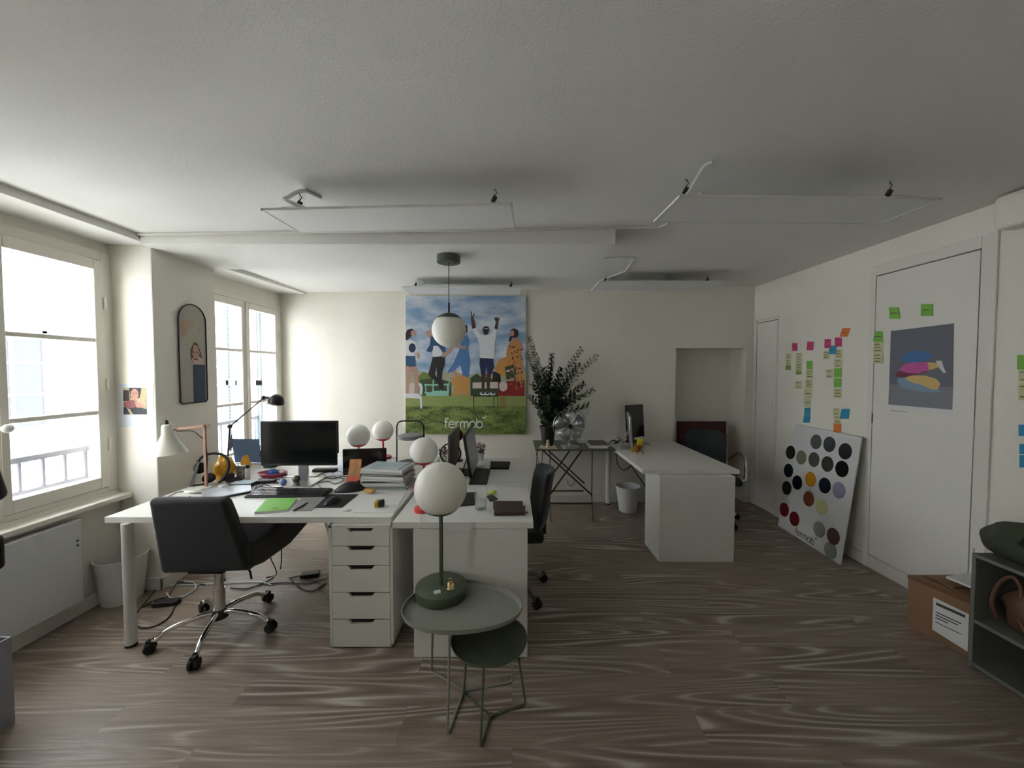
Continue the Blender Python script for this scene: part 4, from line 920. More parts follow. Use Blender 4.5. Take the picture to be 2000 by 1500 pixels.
# ---- monitors
def monitor(label, c, rz, wd, ht, z0, z1, m_back=M_blk, m_scr=M_screen, tilt=0., stand='plate', m_stand=M_alu, screen_side=-1):
    # c: base centre on the desk; z0..z1: lower and upper edge above the desk; local -Y is the screen side
    t = thing('monitor', label, 'monitor', c, rz)
    Rm = Matrix.Rotation(tilt, 3, 'X'); zc = (z0 + z1) / 2
    MB().obox((0, 0, zc), (wd, .022, z1 - z0), Rm).build('housing', m_back, t, bevel=.005)
    MB().obox(Vector((0, 0, zc)) + Rm @ Vector((0, -.0118, 0)), (wd - .014, .001, z1 - z0 - .018), Rm).build('screen', m_scr, t, smooth=False)
    if stand == 'plate':
        MB().box(-.125, -.10, 0, .125, .12, .010).build('stand_base', m_stand, t, bevel=.003)
        MB().box(-.03, .035, .010, .03, .055, zc).box(-.05, .012, zc - .05, .05, .045, zc + .05).build('stand_neck', m_stand, t, bevel=.003)
    else:
        MB().box(-.10, -.05, 0, .10, .09, .008).build('stand_base', m_stand, t, bevel=.003)
        MB().bar((0, .07, .008), (0, .012, zc), .10, .006, up=(0, 1, 0)).build('stand_neck', m_stand, t)
    return t
bc = T(590, 944)
ml, mr = aY(512, 860, bc.y), aY(657, 860, bc.y)
wd = mr.x - ml.x; mz1 = aY(585, 822, bc.y).z - TZ; mz0 = aY(585, 909, bc.y).z - TZ
monitor('large black monitor on aluminium stand at the centre of the long desk', ((ml.x + mr.x) / 2, bc.y, TZ), R(2), wd, mz1, mz0, mz1)
y2 = AY1 + .16
ml2, mr2 = aY(548, 860, y2), aY(661, 860, y2)
monitor('second black monitor right behind the large black one', ((ml2.x + mr2.x) / 2 - .02, y2, TZ), R(180), mr2.x - ml2.x + .04, mz1, .16, .42)
# black laptop standing open behind the red lamp, pale blue one by the window
def laptop(label, c, rz, wd, dp, hl, m_, m_lid, open_a=R(100), m_scr=M_screen):
    t = thing('laptop', label, 'laptop', c, rz)
    MB().box(-wd / 2, -dp / 2, 0, wd / 2, dp / 2, .014).build('keyboard_base', m_, t, bevel=.004)
    if open_a:
        MB().obox((0, dp / 2 + hl / 2 * math.sin(open_a - PI / 2), .014 + hl / 2), (wd, .007, hl), Matrix.Rotation(-(open_a - PI / 2), 3, 'X')).build('lid', m_lid, t, bevel=.003)
    else:
        MB().box(-wd / 2, -dp / 2, .0145, wd / 2, dp / 2, .021).build('lid', m_lid, t, bevel=.003)
    return t
p = T(713, 930)
monitor('low black screen behind the red globe lamps', (p.x, p.y, TZ), R(9), aY(755, 900, p.y).x - aY(674, 900, p.y).x, 0, .015, aY(713, 876, p.y).z - TZ, stand='foot', m_stand=M_blk)
M_blue = mat('pale_blue_cover', (112, 142, 186), .5)
p = T(490, 906)
laptop('open laptop with pale blue lid by the far window', (p.x - .0, p.y + .08, TZ), R(178), aY(516, 880, p.y).x - aY(462, 880, p.y).x, .2, aY(490, 853, p.y).z - TZ - .02, M_alu, M_blue)
M_sil = mat('silver_laptop_shell', (196, 202, 208), .35, .6, var=.02)
t = thing('laptop', 'closed silver laptop at the front of the long desk', 'laptop', T(440, 966))
lp = [T(x, y, .0003) for x, y in ((398, 981), (491, 963), (490, 949), (392, 960))]
MB().prism(lp, (0, 0, .011)).build('keyboard_base', M_dkgrey, t, w=True, bevel=.003); MB().prism([v + Vector((0, 0, .0115)) for v in lp], (0, 0, .006)).build('lid', M_sil, t, w=True, bevel=.002)

# ---- keyboards and mice
def keyboard(label, c, rz, wd, dp, m_=M_blk, mk=M_dkgrey):
    t = thing('keyboard', label, 'keyboard', c, rz)
    MB().hexa([(-wd / 2, -dp / 2, 0), (wd / 2, -dp / 2, 0), (wd / 2, dp / 2, 0), (-wd / 2, dp / 2, 0), (-wd / 2, -dp / 2, .012), (wd / 2, -dp / 2, .012), (wd / 2, dp / 2, .022), (-wd / 2, dp / 2, .022)]).build('case', m_, t, bevel=.003)
    b = MB(); n = 18; cw = (wd - .02) / n
    for r_ in range(5):
        for i in range(n):
            y = -dp / 2 + .014 + r_ * (dp - .028) / 4; z = .012 + .01 * (y + dp / 2) / dp
            b.box(-wd / 2 + .01 + i * cw + .0015, y - .008, z, -wd / 2 + .01 + (i + 1) * cw - .0015, y + .008, z + .005)
    o = b.build('keys', mk, t, smooth=False)
    return t
p = T(566, 966)
keyboard('black keyboard before the large black monitor', (p.x, p.y, TZ), R(1.5), T(642, 966).x - T(492, 966).x, .13, mk=mat('glossy_keys', (40, 42, 46), .18))
p = T(938, 932)
keyboard('black keyboard before the side-on monitors', (p.x, p.y - .0, TZ), R(90), .40, .13)
def mouse(label, p, rz, s=1., m_=M_blk):
    t = thing('computer_mouse', label, 'mouse', (p.x, p.y, p.z), rz)
    b = MB(); rings = []
    for i in range(11):
        u = i / 10; y = -.055 + .11 * u; w_ = .031 * math.sin(PI * (.06 + .88 * u)) ** .55; h_ = .036 * math.sin(PI * (.05 + .85 * u)) ** .8
        rings.append([b.bm.verts.new((w_ * math.cos(PI * k / 8) * s, y * s, h_ * math.sin(PI * k / 8) * s)) for k in range(9)])
    for A, B in zip(rings, rings[1:]):
        for k in range(8): b._f([A[k], A[k + 1], B[k + 1], B[k]])
        b._f([A[8], A[0], B[0], B[8]])
    b._f(rings[0]); b._f(rings[-1])
    b.build('shell', m_, t, ang=70)
    MB().cyl((-.003 * s, .03 * s, .031 * s), (.003 * s, .03 * s, .031 * s), .007 * s, seg=12).build('scroll_wheel', M_dkgrey, t)
    return t
M_pad = mat('black_cloth_mat', (30, 30, 32), .9)
c0 = [T(607, 992), T(668, 992), T(700, 966), T(640, 966)]
solid('mouse_mat', 'black mouse mat at the front edge of the long desk', 'mouse mat', M_pad, lambda b: b.prism([v + Vector((0, 0, .0002)) for v in c0], (0, 0, .003)), bevel=.001, at=c0[0])
mouse('black mouse lying on the black mouse mat', T(650, 982, .0034), R(-25), 1.05)
p = T(684, 958)
mouse('bulky black mouse beside the magazine pile', p, R(-70), 1.75)

# ---- papers and notebooks
def sheet(name, label, cat, quad, m_, th=.001, dz=.0003, group=None):
    pts = [T(x, y, dz) for x, y in quad]
    return solid(name, label, cat, m_, lambda b: b.prism(pts, (0, 0, th)), group, at=pts[0])
t = thing('notebook', 'lime green notebook on the long desk', 'notebook', T(540, 990))
qd = [(497, 1004), (563, 999), (580, 976), (522, 977)]
pts = [T(x, y, .0003) for x, y in qd]
M_lime = mat('lime_green_cover', (134, 204, 88), .5, var=.02)
MB().prism(pts, (0, 0, .010)).build('pages', M_paper, t, w=True, smooth=False); MB().prism([v + Vector((0, 0, .0102)) for v in pts], (0, 0, .0016)).build('cover', M_lime, t, w=True, smooth=False, bevel=.0006)
c_ = T(539, 992, .0125); MB().obox(c_, (.034, .004, .0004), Matrix.Rotation(.1, 3, 'Z')).obox(c_ + Vector((.0, -.009, 0)), (.026, .004, .0004), Matrix.Rotation(.1, 3, 'Z')).build('printed_mark', M_dkgrey, t, w=True, smooth=False)
sheet('notebook', 'grey notebook under a black pen', 'notebook', [(572, 998), (608, 998), (636, 972), (590, 972)], mat('grey_cover', (150, 148, 146), .6), .004)
solid('pen', 'black pen lying on the grey notebook', 'pen', M_blk, lambda b: b.cyl(T(574, 997, .009), T(600, 982, .009), .0042, seg=10), smooth=True, at=T(587, 990, .005))
sheet('paper_sheet', 'white paper sheets under the tape measure', 'paper', [(689, 1002), (770, 1002), (789, 968), (722, 969)], M_paper, .0025)
sheet('paper_sheet', 'white paper lying behind the black keyboard of the side-on monitors', 'paper', [(952, 942), (1034, 940), (1026, 922), (950, 925)], M_paper)
sheet('paper_sheet', 'white papers on the rear desk beside the low black screen', 'paper', [(640, 930), (690, 926), (684, 897), (645, 900)], mat('cool_paper', (222, 228, 238), .8), .004)
sheet('paper_sheet', 'small white paper beneath the monitor stand, near the cables', 'paper', [(505, 925), (560, 920), (565, 908), (530, 905)], M_paper, .003)
# tape measure
p = T(739, 990, .003)
t = thing('tape_measure', 'yellow and black tape measure on white paper', 'tape measure', p, R(12))
MB().box(-.022, -.014, 0, .0, .014, .034).build('yellow_side', mat('tape_yellow', (222, 190, 60), .4), t, bevel=.004); MB().box(.001, -.017, 0, .036, .017, .044).build('case', M_blk, t, bevel=.012, seg=4)
MB().box(-.01, -.008, .036, .02, .008, .046).build('pull_tab', mat('tape_cream', (206, 200, 150), .4), t, bevel=.002)
solid('key_ring', 'small metal keys at the edge of the long desk', 'keys', M_alu, lambda b: b.tube([T(682, 997, .002) + Vector((.012 * math.cos(a * PI / 8), .012 * math.sin(a * PI / 8), 0)) for a in range(16)], .0014, 6, closed=True).obox(T(676, 998, .002), (.03, .008, .002), Matrix.Rotation(.2, 3, 'Z')), smooth=True, at=T(680, 997))
# magazine pile
mc = T(757, 950); rs = random.Random(5)
MC = [(120, 150, 138), (170, 172, 168), (86, 96, 100), (176, 180, 178), (96, 116, 112), (160, 158, 150), (74, 84, 92), (148, 152, 150), (178, 182, 184)]
ths = (.013, .009, .024, .011, .015, .020, .012, .018, .02); z = 0
labs = ('green folder at the bottom of the magazine pile', 'thin pale magazine second from the bottom of the pile', 'thick dark magazine near the bottom of the pile', 'pale grey magazine in the lower half of the pile', 'blue green magazine at the middle of the pile', 'cream-edged magazine just above the middle of the pile', 'dark slate magazine in the upper half of the pile', 'grey magazine second from the top of the pile', 'pale magazine with printed picture topmost on the pile')
for i, (c_, th, lb_) in enumerate(zip(MC, ths, labs)):
    t = thing('magazine', lb_, 'magazine', (mc.x + rs.uniform(-.012, .012), mc.y + .035 + rs.uniform(-.01, .01), TZ + z), R(rs.uniform(-7, 5) - 2), 'magazines piled on the long desk')
    W_, D_ = (.30, .22) if i else (.31, .25)
    MB().box(-W_ / 2, -D_ / 2, .0012, W_ / 2, D_ / 2, th - .0014).build('pages', M_paper if i % 3 else mat('page_grey', (180, 184, 180), .8), t, smooth=False)
    MB().box(-W_ / 2 - .001, -D_ / 2 - .001, th - .0013, W_ / 2 + .001, D_ / 2 + .001, th - .0002).box(-W_ / 2 - .001, -D_ / 2 - .001, .0, W_ / 2 + .001, D_ / 2 + .001, .0011).build('cover', mat('cover_%d' % i, c_, .35, var=.35, scale=14), t, smooth=False)
    z += th
t_top = t
MB().box(-.11, -.08, .0199, .11, .085, .0203).build('printed_picture', mat('cover_print', (150, 176, 186), .3, var=.5, scale=9), t_top, smooth=False); MB().box(.115, -.1, .0199, .125, .1, .0204).build('dark_stripe', M_dkgrey, t_top, smooth=False)
solid('stapler', 'orange and yellow packet beside the magazine pile', 'packet', mat('ochre_plastic', (206, 160, 76), .5), lambda b: b.obox(T(722, 958, .02), (.07, .04, .02), Matrix.Rotation(-.3, 3, 'Z')), bevel=.006, at=T(722, 958))
# photo cards
p = T(690, 946)
t = thing('photo_card', 'tall colourful photo card standing before the red lamp', 'card', p, R(4))
MB().hexa([(-.045, 0, 0), (.045, 0, 0), (.045, .002, 0), (-.045, .002, 0), (-.038, .05, .17), (.045, .05, .17), (.045, .052, .17), (-.038, .052, .17)]).build('card', mat('card_print', (196, 140, 96), .4, var=.7, scale=22), t, smooth=False)
MB().hexa([(-.055, -.012, 0), (.04, -.012, 0), (.04, -.01, 0), (-.055, -.01, 0), (-.045, .01, .055), (.035, .01, .055), (.035, .012, .055), (-.045, .012, .055)]).build('front_card', mat('card_coral', (216, 100, 84), .4, var=.3, scale=30), t, smooth=False)

# ---- wooden arm lamp with white shade
M_shade = mat('cream_white_enamel', (222, 222, 208), .35)
bp = T(388, 957); ly = bp.y
t = thing('desk_lamp', 'desk lamp with pale wooden arms and white cone shade', 'lamp', (bp.x, ly, TZ))
def LL(px, py, dy=0): v = aY(px, py, ly + dy); return (v.x - bp.x, dy, v.z - TZ)
MB().lathe([(0, 0), (.075, 0), (.078, .006), (.07, .016), (.02, .022), (0, .022)], seg=40).build('base', M_shade, t)
MB().bar(LL(403, 950), LL(399, 828), .018, .012).build('lower_arm', M_wood, t, smooth=False, bevel=.002)
MB().bar(LL(410, 831, -.012), LL(338, 839, -.012), .009, .018).bar(LL(410, 831, .012), LL(338, 839, .012), .009, .018).build('upper_arm', M_wood, t, smooth=False, bevel=.002)
MB().cyl(LL(399, 832, -.025), LL(399, 832, .025), .008, seg=12).cyl(LL(341, 839, -.025), LL(341, 839, .025), .008, seg=12).build('pivot_bolt', M_alu, t)
sa = Vector(LL(325, 829, 0)); sb = Vector(LL(329, 887, 0)); hh = sa.z - sb.z
MB().lathe([(.022, .0), (.028, -.01), (.035, -hh * .35), (.10, -hh), (.098, -hh), (.033, -hh * .35), (.024, -.012)], c=(sa.x, 0, sa.z), seg=40, M=Matrix.Rotation(R(-5), 3, 'Y'), ).build('cone_shade', M_shade, t, ang=60)
MB().lathe([(0, .03), (.008, .028), (.012, .012), (.013, 0), (0, 0)], c=(sa.x, 0, sa.z), seg=20).build('cap', M_blk, t)
MB().tube([LL(345, 842), LL(375, 842), LL(388, 850), LL(400, 862), LL(403, 880), LL(405, 900), LL(400, 948)], .003, 8, smooth=5).build('cord', M_blk, t)
# ---- black articulated lamp
jy = 2.98; jb = aY(443, 905, jy)
t = thing('desk_lamp', 'black jointed metal lamp with counterweight before the far window', 'lamp', (jb.x, jy, TZ))
def JJ(px, py, dy=0): v = aY(px, py, jy + dy); return (v.x - jb.x, dy, v.z - TZ)
MB().lathe([(0, 0), (.07, 0), (.072, .012), (.05, .022), (.012, .03), (0, .03)], seg=36).build('base', M_blkm, t)
k0, k1, k2 = JJ(445, 905), JJ(449, 833), JJ(515, 777)
MB().tube([(0, 0, .03), k1], .006, 10).build('lower_arm', M_blkm, t); MB().tube([k1, k2], .005, 10).build('upper_arm', M_blkm, t)
for k_ in (k1, k2): MB().sphere(k_, .017, 16, 10).build('joint', M_blkm, t)
MB().hexa([JJ(x, y, d) for d in (-.01, .01) for x, y in ((444, 868), (449, 882), (455, 872), (453, 846))][:4] + [JJ(x, y, .01) for x, y in ((444, 868), (449, 882), (455, 872), (453, 846))]).build('counterweight', M_dkgrey, t, smooth=False, bevel=.003)
hd = Vector(JJ(540, 783)); kk = Vector(k2)
MB().tube([kk, kk + Vector((.03, 0, .0)), Vector(JJ(529, 778))], [.013, .011, .014], 12).build('neck', M_blkm, t)
Mh = Matrix.Rotation(R(14), 3, 'Y')
MB().lathe([(0, .052), (.02, .05), (.04, .036), (.052, .01), (.058, -.02), (.0565, -.02), (.05, .008), (.038, .032), (0, .046)], c=tuple(hd), seg=32, M=Mh).build('bell_shade', M_blkm, t, ang=60)
MB().lathe([(.058, -.021), (.068, -.026), (.068, -.028), (.05, -.026)], c=tuple(hd), seg=32, M=Mh).build('rim', M_shade, t, ang=60)
# ---- lantern with bent black handle
p = T(806, 903)
t = thing('table_lantern', 'lantern with black bent handle and grey disc at the back of the desks', 'lantern', (p.x, p.y, TZ))
def HH(px, py): v = aY(px, py, p.y); return (v.x - p.x, 0, v.z - TZ)
pts = [HH(775, 903), HH(775, 890), HH(775, 850), HH(775, 832), HH(778, 825), HH(785, 822), HH(800, 822), HH(816, 822), HH(823, 825), HH(827, 832), HH(828, 850), HH(828, 890), HH(829, 903)]
pts = [(a, b_, max(.006, c)) for a, b_, c in pts]
MB().tube(pts, .0065, 10).build('handle', M_blkm, t)
zc_ = HH(800, 853)[2]; xc_ = (HH(775, 850)[0] + HH(828, 850)[0]) / 2; rl = (HH(828, 850)[0] - HH(775, 850)[0]) / 2 - .008
MB().lathe([(.06, .018), (rl * .7, .024), (rl, .014), (rl, -.012), (rl * .8, -.02), (0, -.02), (0, -.008), (.05, -.002)], c=(xc_, 0, zc_), seg=40).build('lamp_disc', mat('grey_disc', (150, 152, 152), .4), t)
MB().lathe([(0, 0), (rl, 0), (rl, .006), (0, .006)], c=(xc_, 0, 0), seg=40).build('base', M_blkm, t)

# ---- headset on its stand, stand, and the clutter near the window
p = T(392, 952)
def NN(px, py, y): return aY(px, py, y)
t = thing('tablet_stand', 'slanted black stand with open frame on the white lamp base side', 'stand', T(390, 951))
yy = T(390, 951).y - .03
MB().hexa([NN(369, 950, yy - .03), NN(376, 952, yy - .03), NN(376, 951, yy + .06), NN(369, 948, yy + .06), NN(386, 902, yy - .02), NN(391, 902, yy - .02), NN(391, 902, yy + .05), NN(386, 902, yy + .05)]).build('back_plate', M_dkgrey, t, w=True, smooth=False, bevel=.002)
MB().bar(NN(373, 951, yy), NN(404, 946, yy + .03), .07, .012).build('foot', M_blk, t, w=True, bevel=.003)
t = thing('headset', 'black headset hooked around the yellow bag and stand', 'headset', T(415, 945)); yy = T(415, 945).y - .02
ctr = NN(417, 915, yy); r_ = .108
arc = [Vector((ctr.x + r_ * math.cos(a), yy + .02 * math.sin(a * 2), max(TZ + .012, ctr.z + r_ * math.sin(a)))) for a in [R(-62) + (R(198) + R(62)) * i / 24 for i in range(25)]]
MB().tube(arc, .009, 10).build('headband', M_blk, t, w=True)
for px, py, ax_ in ((391, 914, (1, -.3, .2)), (408, 933, (.3, -.5, .9))):
    c_ = NN(px, py, yy); a_ = Vector(ax_).normalized(); MB().cyl(c_ - a_ * .014, c_ + a_ * .014, .042, .036, seg=24).build('ear_cushion', M_dark, t, w=True, bevel=.006)
# yellow glossy bag: crumpled ellipsoid
def blob(name, label, cat, c, rad, m_, amp=.25, fr=3., seed=0, part=None, flat=True):
    b = MB(); b.sphere((0, 0, 0), 1, 28, 18)
    for v in b.bm.verts:
        n_ = noise.noise(v.co * fr + Vector((seed, seed * 2.3, 0))); v.co *= 1 + amp * n_
        v.co = Vector((v.co.x * rad[0], v.co.y * rad[1], v.co.z * rad[2]))
        if flat: v.co.z = max(v.co.z, -rad[2] * .72)
    zmin = min(v.co.z for v in b.bm.verts)
    for v in b.bm.verts: v.co.z -= zmin
    o = b.build(name, m_, part, ang=50)
    o.location = c if part is None else Vector(c)
    return tag(o, label, cat) if part is None else o
M_yel = mat('amber_glossy_film', (222, 160, 24), .15, var=.25, scale=20, bump=.6, bscale=25, coat=.5)
p = T(420, 944)
blob('gift_bag', 'glossy amber yellow bag behind the headset', 'bag', (p.x + .005, p.y + .09, TZ), (.075, .06, .105), M_yel, .18, 2.2, 3)
p = T(452, 930); blob('plush_toy', 'small orange yellow toy between bag and tin clock', 'toy', (p.x, p.y + .16, TZ), (.035, .03, .075), mat('orange_plush', (226, 170, 66), .8, var=.1), .2, 2, 5)
M_tin = mat('grey_tin', (150, 150, 138), .45, .3)
p = T(470, 936); t = thing('alarm_clock', 'square grey tin clock standing near the window end', 'clock', p, R(-3))
MB().box(-.036, 0, 0, .036, .03, .10).build('case', M_tin, t, bevel=.006); MB().cyl((0, -.0015, .052), (0, .0, .052), .028, seg=28).build('dial', mat('tin_dial', (172, 172, 160), .5), t); MB().cyl((0, -.003, .052), (0, -.0014, .052), .005, seg=12).build('dial_centre', M_dkgrey, t)
p = T(484, 938); t = thing('spray_bottle', 'small white bottle with black cap beside the tin clock', 'bottle', p)
MB().lathe([(0, 0), (.016, 0), (.017, .003), (.017, .08), (.012, .09), (0, .09)], seg=24).build('bottle_body', M_plast_w, t); MB().lathe([(0, .09), (.011, .09), (.011, .112), (.006, .118), (0, .118)], seg=20).build('cap', M_blk, t)
p = T(449, 941); blob('webcam', 'black webcam with round lens before the tin clock', 'camera', (p.x, p.y + .0, TZ), (.03, .03, .04), M_blk, .15, 2, 8)
p = T(468, 950); t = thing('storage_case', 'black case with pale paper on top at the window end', 'case', (p.x, p.y + .02, TZ), R(4))
MB().box(-.09, -.05, 0, .09, .06, .022).build('case_body', M_blk, t, bevel=.004); MB().box(-.055, -.04, .0225, .085, .055, .0245).build('paper_label', mat('pale_blue_paper', (196, 214, 224), .7), t, smooth=False)
# dark cut-out flowers
p = T(497, 925); t = thing('ornament', 'dark cluster of curled black ribbons before the blue laptop', 'ornament', (p.x, p.y + .2, TZ))
b = MB(); rs = random.Random(11)
for i in range(26):
    a = rs.uniform(0, 2 * PI); rr_ = rs.uniform(.01, .075); c_ = Vector((rr_ * math.cos(a) * 1.3, rr_ * math.sin(a) * .5, rs.uniform(.06, .15))); r2 = rs.uniform(.012, .024); u = Vector((rs.uniform(-1, 1), rs.uniform(-1, 1), rs.uniform(-1, 1))).normalized(); v = u.orthogonal().normalized()
    b.tube([c_ + (u * math.cos(k * PI / 5) + v * math.sin(k * PI / 5)) * r2 for k in range(10)], .0045, 6, closed=True)
b.build('curled_loops', M_blk, t); MB().lathe([(0, 0), (.05, 0), (.055, .05), (.04, .07), (0, .07)], seg=24).build('base', mat('dark_green_base', (30, 52, 40), .5), t)
# pink tray with blue pouch
p = T(516, 938)
M_pink = mat('pink_plastic', (178, 70, 104), .4, var=.2, scale=30)
solid('tray', 'shallow pink tray near the window end of the desks', 'tray', M_pink, lambda b: b.lathe([(0, 0), (.075, 0), (.11, .035), (.106, .036), (.072, .006), (0, .006)], seg=36, sy=.7), smooth=True).location = (p.x, p.y + .10, TZ)
blob('pouch', 'crumpled blue pouch lying in the pink tray', 'pouch', (p.x + .005, p.y + .10, TZ + .0065), (.045, .03, .03), mat('blue_cloth', (58, 104, 168), .7, var=.2), .3, 2, 2)
# snow globes on the monitor stand
def orb(label, px, py, mt, r_, m2):
    p = T(px, py); t = thing('snow_globe', label, 'ornament', (p.x, p.y, TZ + (.0105 if px > 560 else 0)))
    MB().lathe([(0, 0), (r_ * .8, 0), (r_ * .75, .012), (0, .012)], seg=24).build('foot', m2, t); MB().sphere((0, 0, .012 + r_ * .9), r_, 24, 14).build('globe', mt, t)
orb('white and blue ornament globe before the monitor stand', 553, 951, mat('blue_white_ceramic', (120, 140, 196), .2, var=.8, scale=60), .024, M_plast_w)
orb('dark olive ornament globe before the monitor stand', 579, 948, mat('olive_glaze', (66, 70, 50), .15, var=.4, scale=50, coat=.5), .026, M_tin)
# tangled cables on the desk
def cable(label, pts, r=.0028, m_=M_blk, loops=None):
    o = MB().tube(pts, r, 6, smooth=6).build('cable', m_); setroot(o, pts[0]); return tag(o, label, 'cable')
def Tp(*xy, dz=.004): return [T(x, y, dz) for x, y in xy]
cable('dark purple cable coiled between keyboard and pink tray', Tp((492, 962), (505, 950), (540, 955), (555, 945), (520, 940), (500, 948), (515, 958), (545, 950), (530, 936)), .0035, mat('plum_cable', (62, 32, 48), .5))
cable('black cable snaking behind the keyboard', Tp((498, 956), (520, 944), (548, 946), (530, 953), (505, 946), (528, 935), (552, 938)), .003)
cable('black cable with white stripe looping beside the ornament globes', Tp((500, 940), (522, 948), (545, 960), (515, 962), (505, 952)), .003, M_dkgrey)
cable('black cable crossing from monitor stand to low black screen', Tp((615, 938), (632, 932), (650, 935), (668, 930), (690, 932)), .003)
cable('second black cable crossing toward the low black screen', Tp((612, 945), (640, 940), (655, 945), (672, 936), (650, 931), (628, 936)), .003)
cable('mouse cable running back from the bulky black mouse', Tp((662, 955), (645, 957), (630, 955), (620, 946)), .0022)
cable('thin black cord around the front of the white lamp base', Tp((330, 969), (352, 960), (380, 964), (420, 960), (436, 952)), .0025)
solid('pen', 'short black pen at the left end of the long desk', 'pen', M_blk, lambda b: b.cyl(T(358, 974, .005), T(372, 970, .005), .004, seg=8), smooth=True)
b_ = T(635, 922); solid('glasses_case', 'long black case on the rear desk behind the monitor', 'case', M_blk, lambda b: b.obox((b_.x, b_.y, TZ + .016), (.19, .06, .03)), bevel=.012, smooth=True, seg=4, at=(b_.x, b_.y, TZ))
p = T(440, 1006)

solid('sunglasses_case', 'black soft case lying before the pink tray', 'case', M_blk, lambda b: b.obox(T(520, 940, .012), (.13, .05, .022), Matrix.Rotation(.15, 3, 'Z')), bevel=.009, smooth=True, seg=4, at=T(520, 940))
blob('tissue', 'crumpled white tissue beside the pink tray', 'tissue', T(551, 929), (.035, .03, .022), M_paper, .5, 3, 31)
blob('tissue', 'crumpled white paper ball at the end of the white lamp base', 'tissue', T(436, 955), (.03, .03, .018), M_paper, .5, 3, 37)
blob('cloth_pouch', 'dark bundle between headset and webcam', 'pouch', T(462, 944), (.05, .03, .025), mat('plum_cloth', (52, 34, 46), .8), .4, 2.5, 41)
cable('silver cable curled before the pink tray', Tp((503, 957), (520, 951), (536, 957), (522, 962), (508, 960)), .002, M_alu)
cable('black cable hooked over the papers on the rear desk', Tp((648, 925), (660, 920), (672, 924), (684, 921)), .0025)
cable('black cable rising behind the monitor stand', Tp((600, 925), (614, 930), (628, 925), (640, 932)), .003)
solid('pen', 'dark pen lying on papers beside the monitor stand', 'pen', M_blk, lambda b: b.cyl(T(614, 932, .005), T(624, 924, .005), .004, seg=8), smooth=True)

# ---- things on the desk with side-on monitors
pm_ = Vector((-.325, 3.03, TZ))
monitor('side-on monitor with reflection-paled screen turned away from the window', pm_, R(90), .56, .33, .03, .345, tilt=R(-9), stand='foot', m_stand=M_blk, m_scr=mat('reflection_paled_screen', (150, 156, 178), .3, var=.1, scale=6))  # screen colour paled to stand for light reflected in the glossy panel
monitor('grey-backed side-on monitor left of the one with the reflection-paled screen', (-.465, 3.04, TZ), R(90), .48, .33, .05, .335, m_back=mat('dark_grey_housing', (84, 84, 82), .5), m_scr=mat('grey_panel', (92, 92, 88), .5), stand='foot', m_stand=M_blk)
p = T(826, 998); 
t = thing('tape_dispenser', 'round red disc lying on the desk behind the large globe lamp', 'disc', p); MB().cyl((0, 0, 0), (0, 0, .022), .05, seg=40).build('disc', mat('bright_red_plastic', (222, 58, 62), .35), t, bevel=.004)
cd = [T(820, 1006, .004), T(820, 1015, .004)] + [Vector((T(820, 1020).x, BY0 - .012, z_)) for z_ in (TZ + .003, TZ - .06, .45, .2, .02)]
MB().tube(cd, .0018, 6, smooth=3).build('cord', M_plast_w, t, w=True)
p = T(939, 996); t = thing('drinking_glass', 'clear water glass on the desk with side-on monitors', 'glass', p)
MB().lathe([(0, 0), (.034, 0), (.0345, .004), (.040, .13), (.0385, .13), (.033, .008), (0, .007)], seg=40).build('tumbler', M_glass, t, ang=60)
MB().lathe([(0, .0085), (.032, .0085), (.0348, .06), (0, .06)], seg=40).build('water', glass_mat('water', (.93, .95, .95)), t)
q_ = [T(895, 988, .0003), T(925, 985, .0003), T(962, 975, .0003), T(930, 960, .0003), T(905, 962, .0003)]
solid('tablet', 'black tablet lying behind the water glass', 'tablet', M_blk, lambda b: b.prism([T(x, y, .0003) for x, y in ((893, 990), (928, 987), (930, 963), (902, 964))], (0, 0, .008)), bevel=.002, at=T(910, 975))
solid('smartphone', 'dark phone lying beside the water glass, nearer the wallets', 'phone', M_blk, lambda b: b.prism([T(x, y, .0003) for x, y in ((957, 981), (972, 976), (962, 968), (950, 971))], (0, 0, .008)), bevel=.002, at=T(950, 972))
solid('smartphone', 'long black device at the back of the desk with side-on monitors', 'phone', M_blk, lambda b: b.prism([T(x, y, .0003) for x, y in ((957, 917), (994, 917), (997, 904), (958, 903))], (0, 0, .012)), bevel=.002, at=T(975, 910))
solid('sticky_note', 'crumpled lime green paper scrap beside the water glass', 'sticky note', mat('lime_paper', (196, 216, 108), .8), lambda b: b.hexa([T(953, 967, .001), T(970, 965, .001), T(968, 957, .001), T(958, 958, .001), T(950, 966, .012), T(970, 964, .004), T(969, 957, .014), T(957, 957, .003)]), at=T(960, 963))
M_lea = mat('brown_croc_leather', (66, 44, 32), .35, var=.35, scale=90, bump=.5, bscale=200)
for (x0, x1, y0, y1, lb_) in ((965, 1026, 1007, 994, 'brown leather wallet nearer the front edge of the desk'), (963, 1021, 995, 984, 'brown leather wallet lying just behind the other one')):
    t = thing('wallet', lb_, 'wallet', T((x0 + x1) / 2, y1, 0)); c0_ = [T(x0, y0 + 1, .0003), T(x1, y0, .0003), T(x1, y1, .0003), T(x0, y1, .0003)]
    MB().prism(c0_, (0, 0, .02)).build('wallet_body', M_lea, t, w=True, bevel=.005); MB().tube([T(x1 - 1, (y0 + y1) / 2, .012), T(x1 + 5, (y0 + y1) / 2, .01)], .004, 8).build('zip_pull', M_lea, t, w=True)
p = T(890, 902); t = thing('globe_lamp', 'burgundy globe lamp hidden behind the side-on monitors', 'lamp', (p.x, 3.42, TZ)); g_ = aY(893, 850, 3.42)
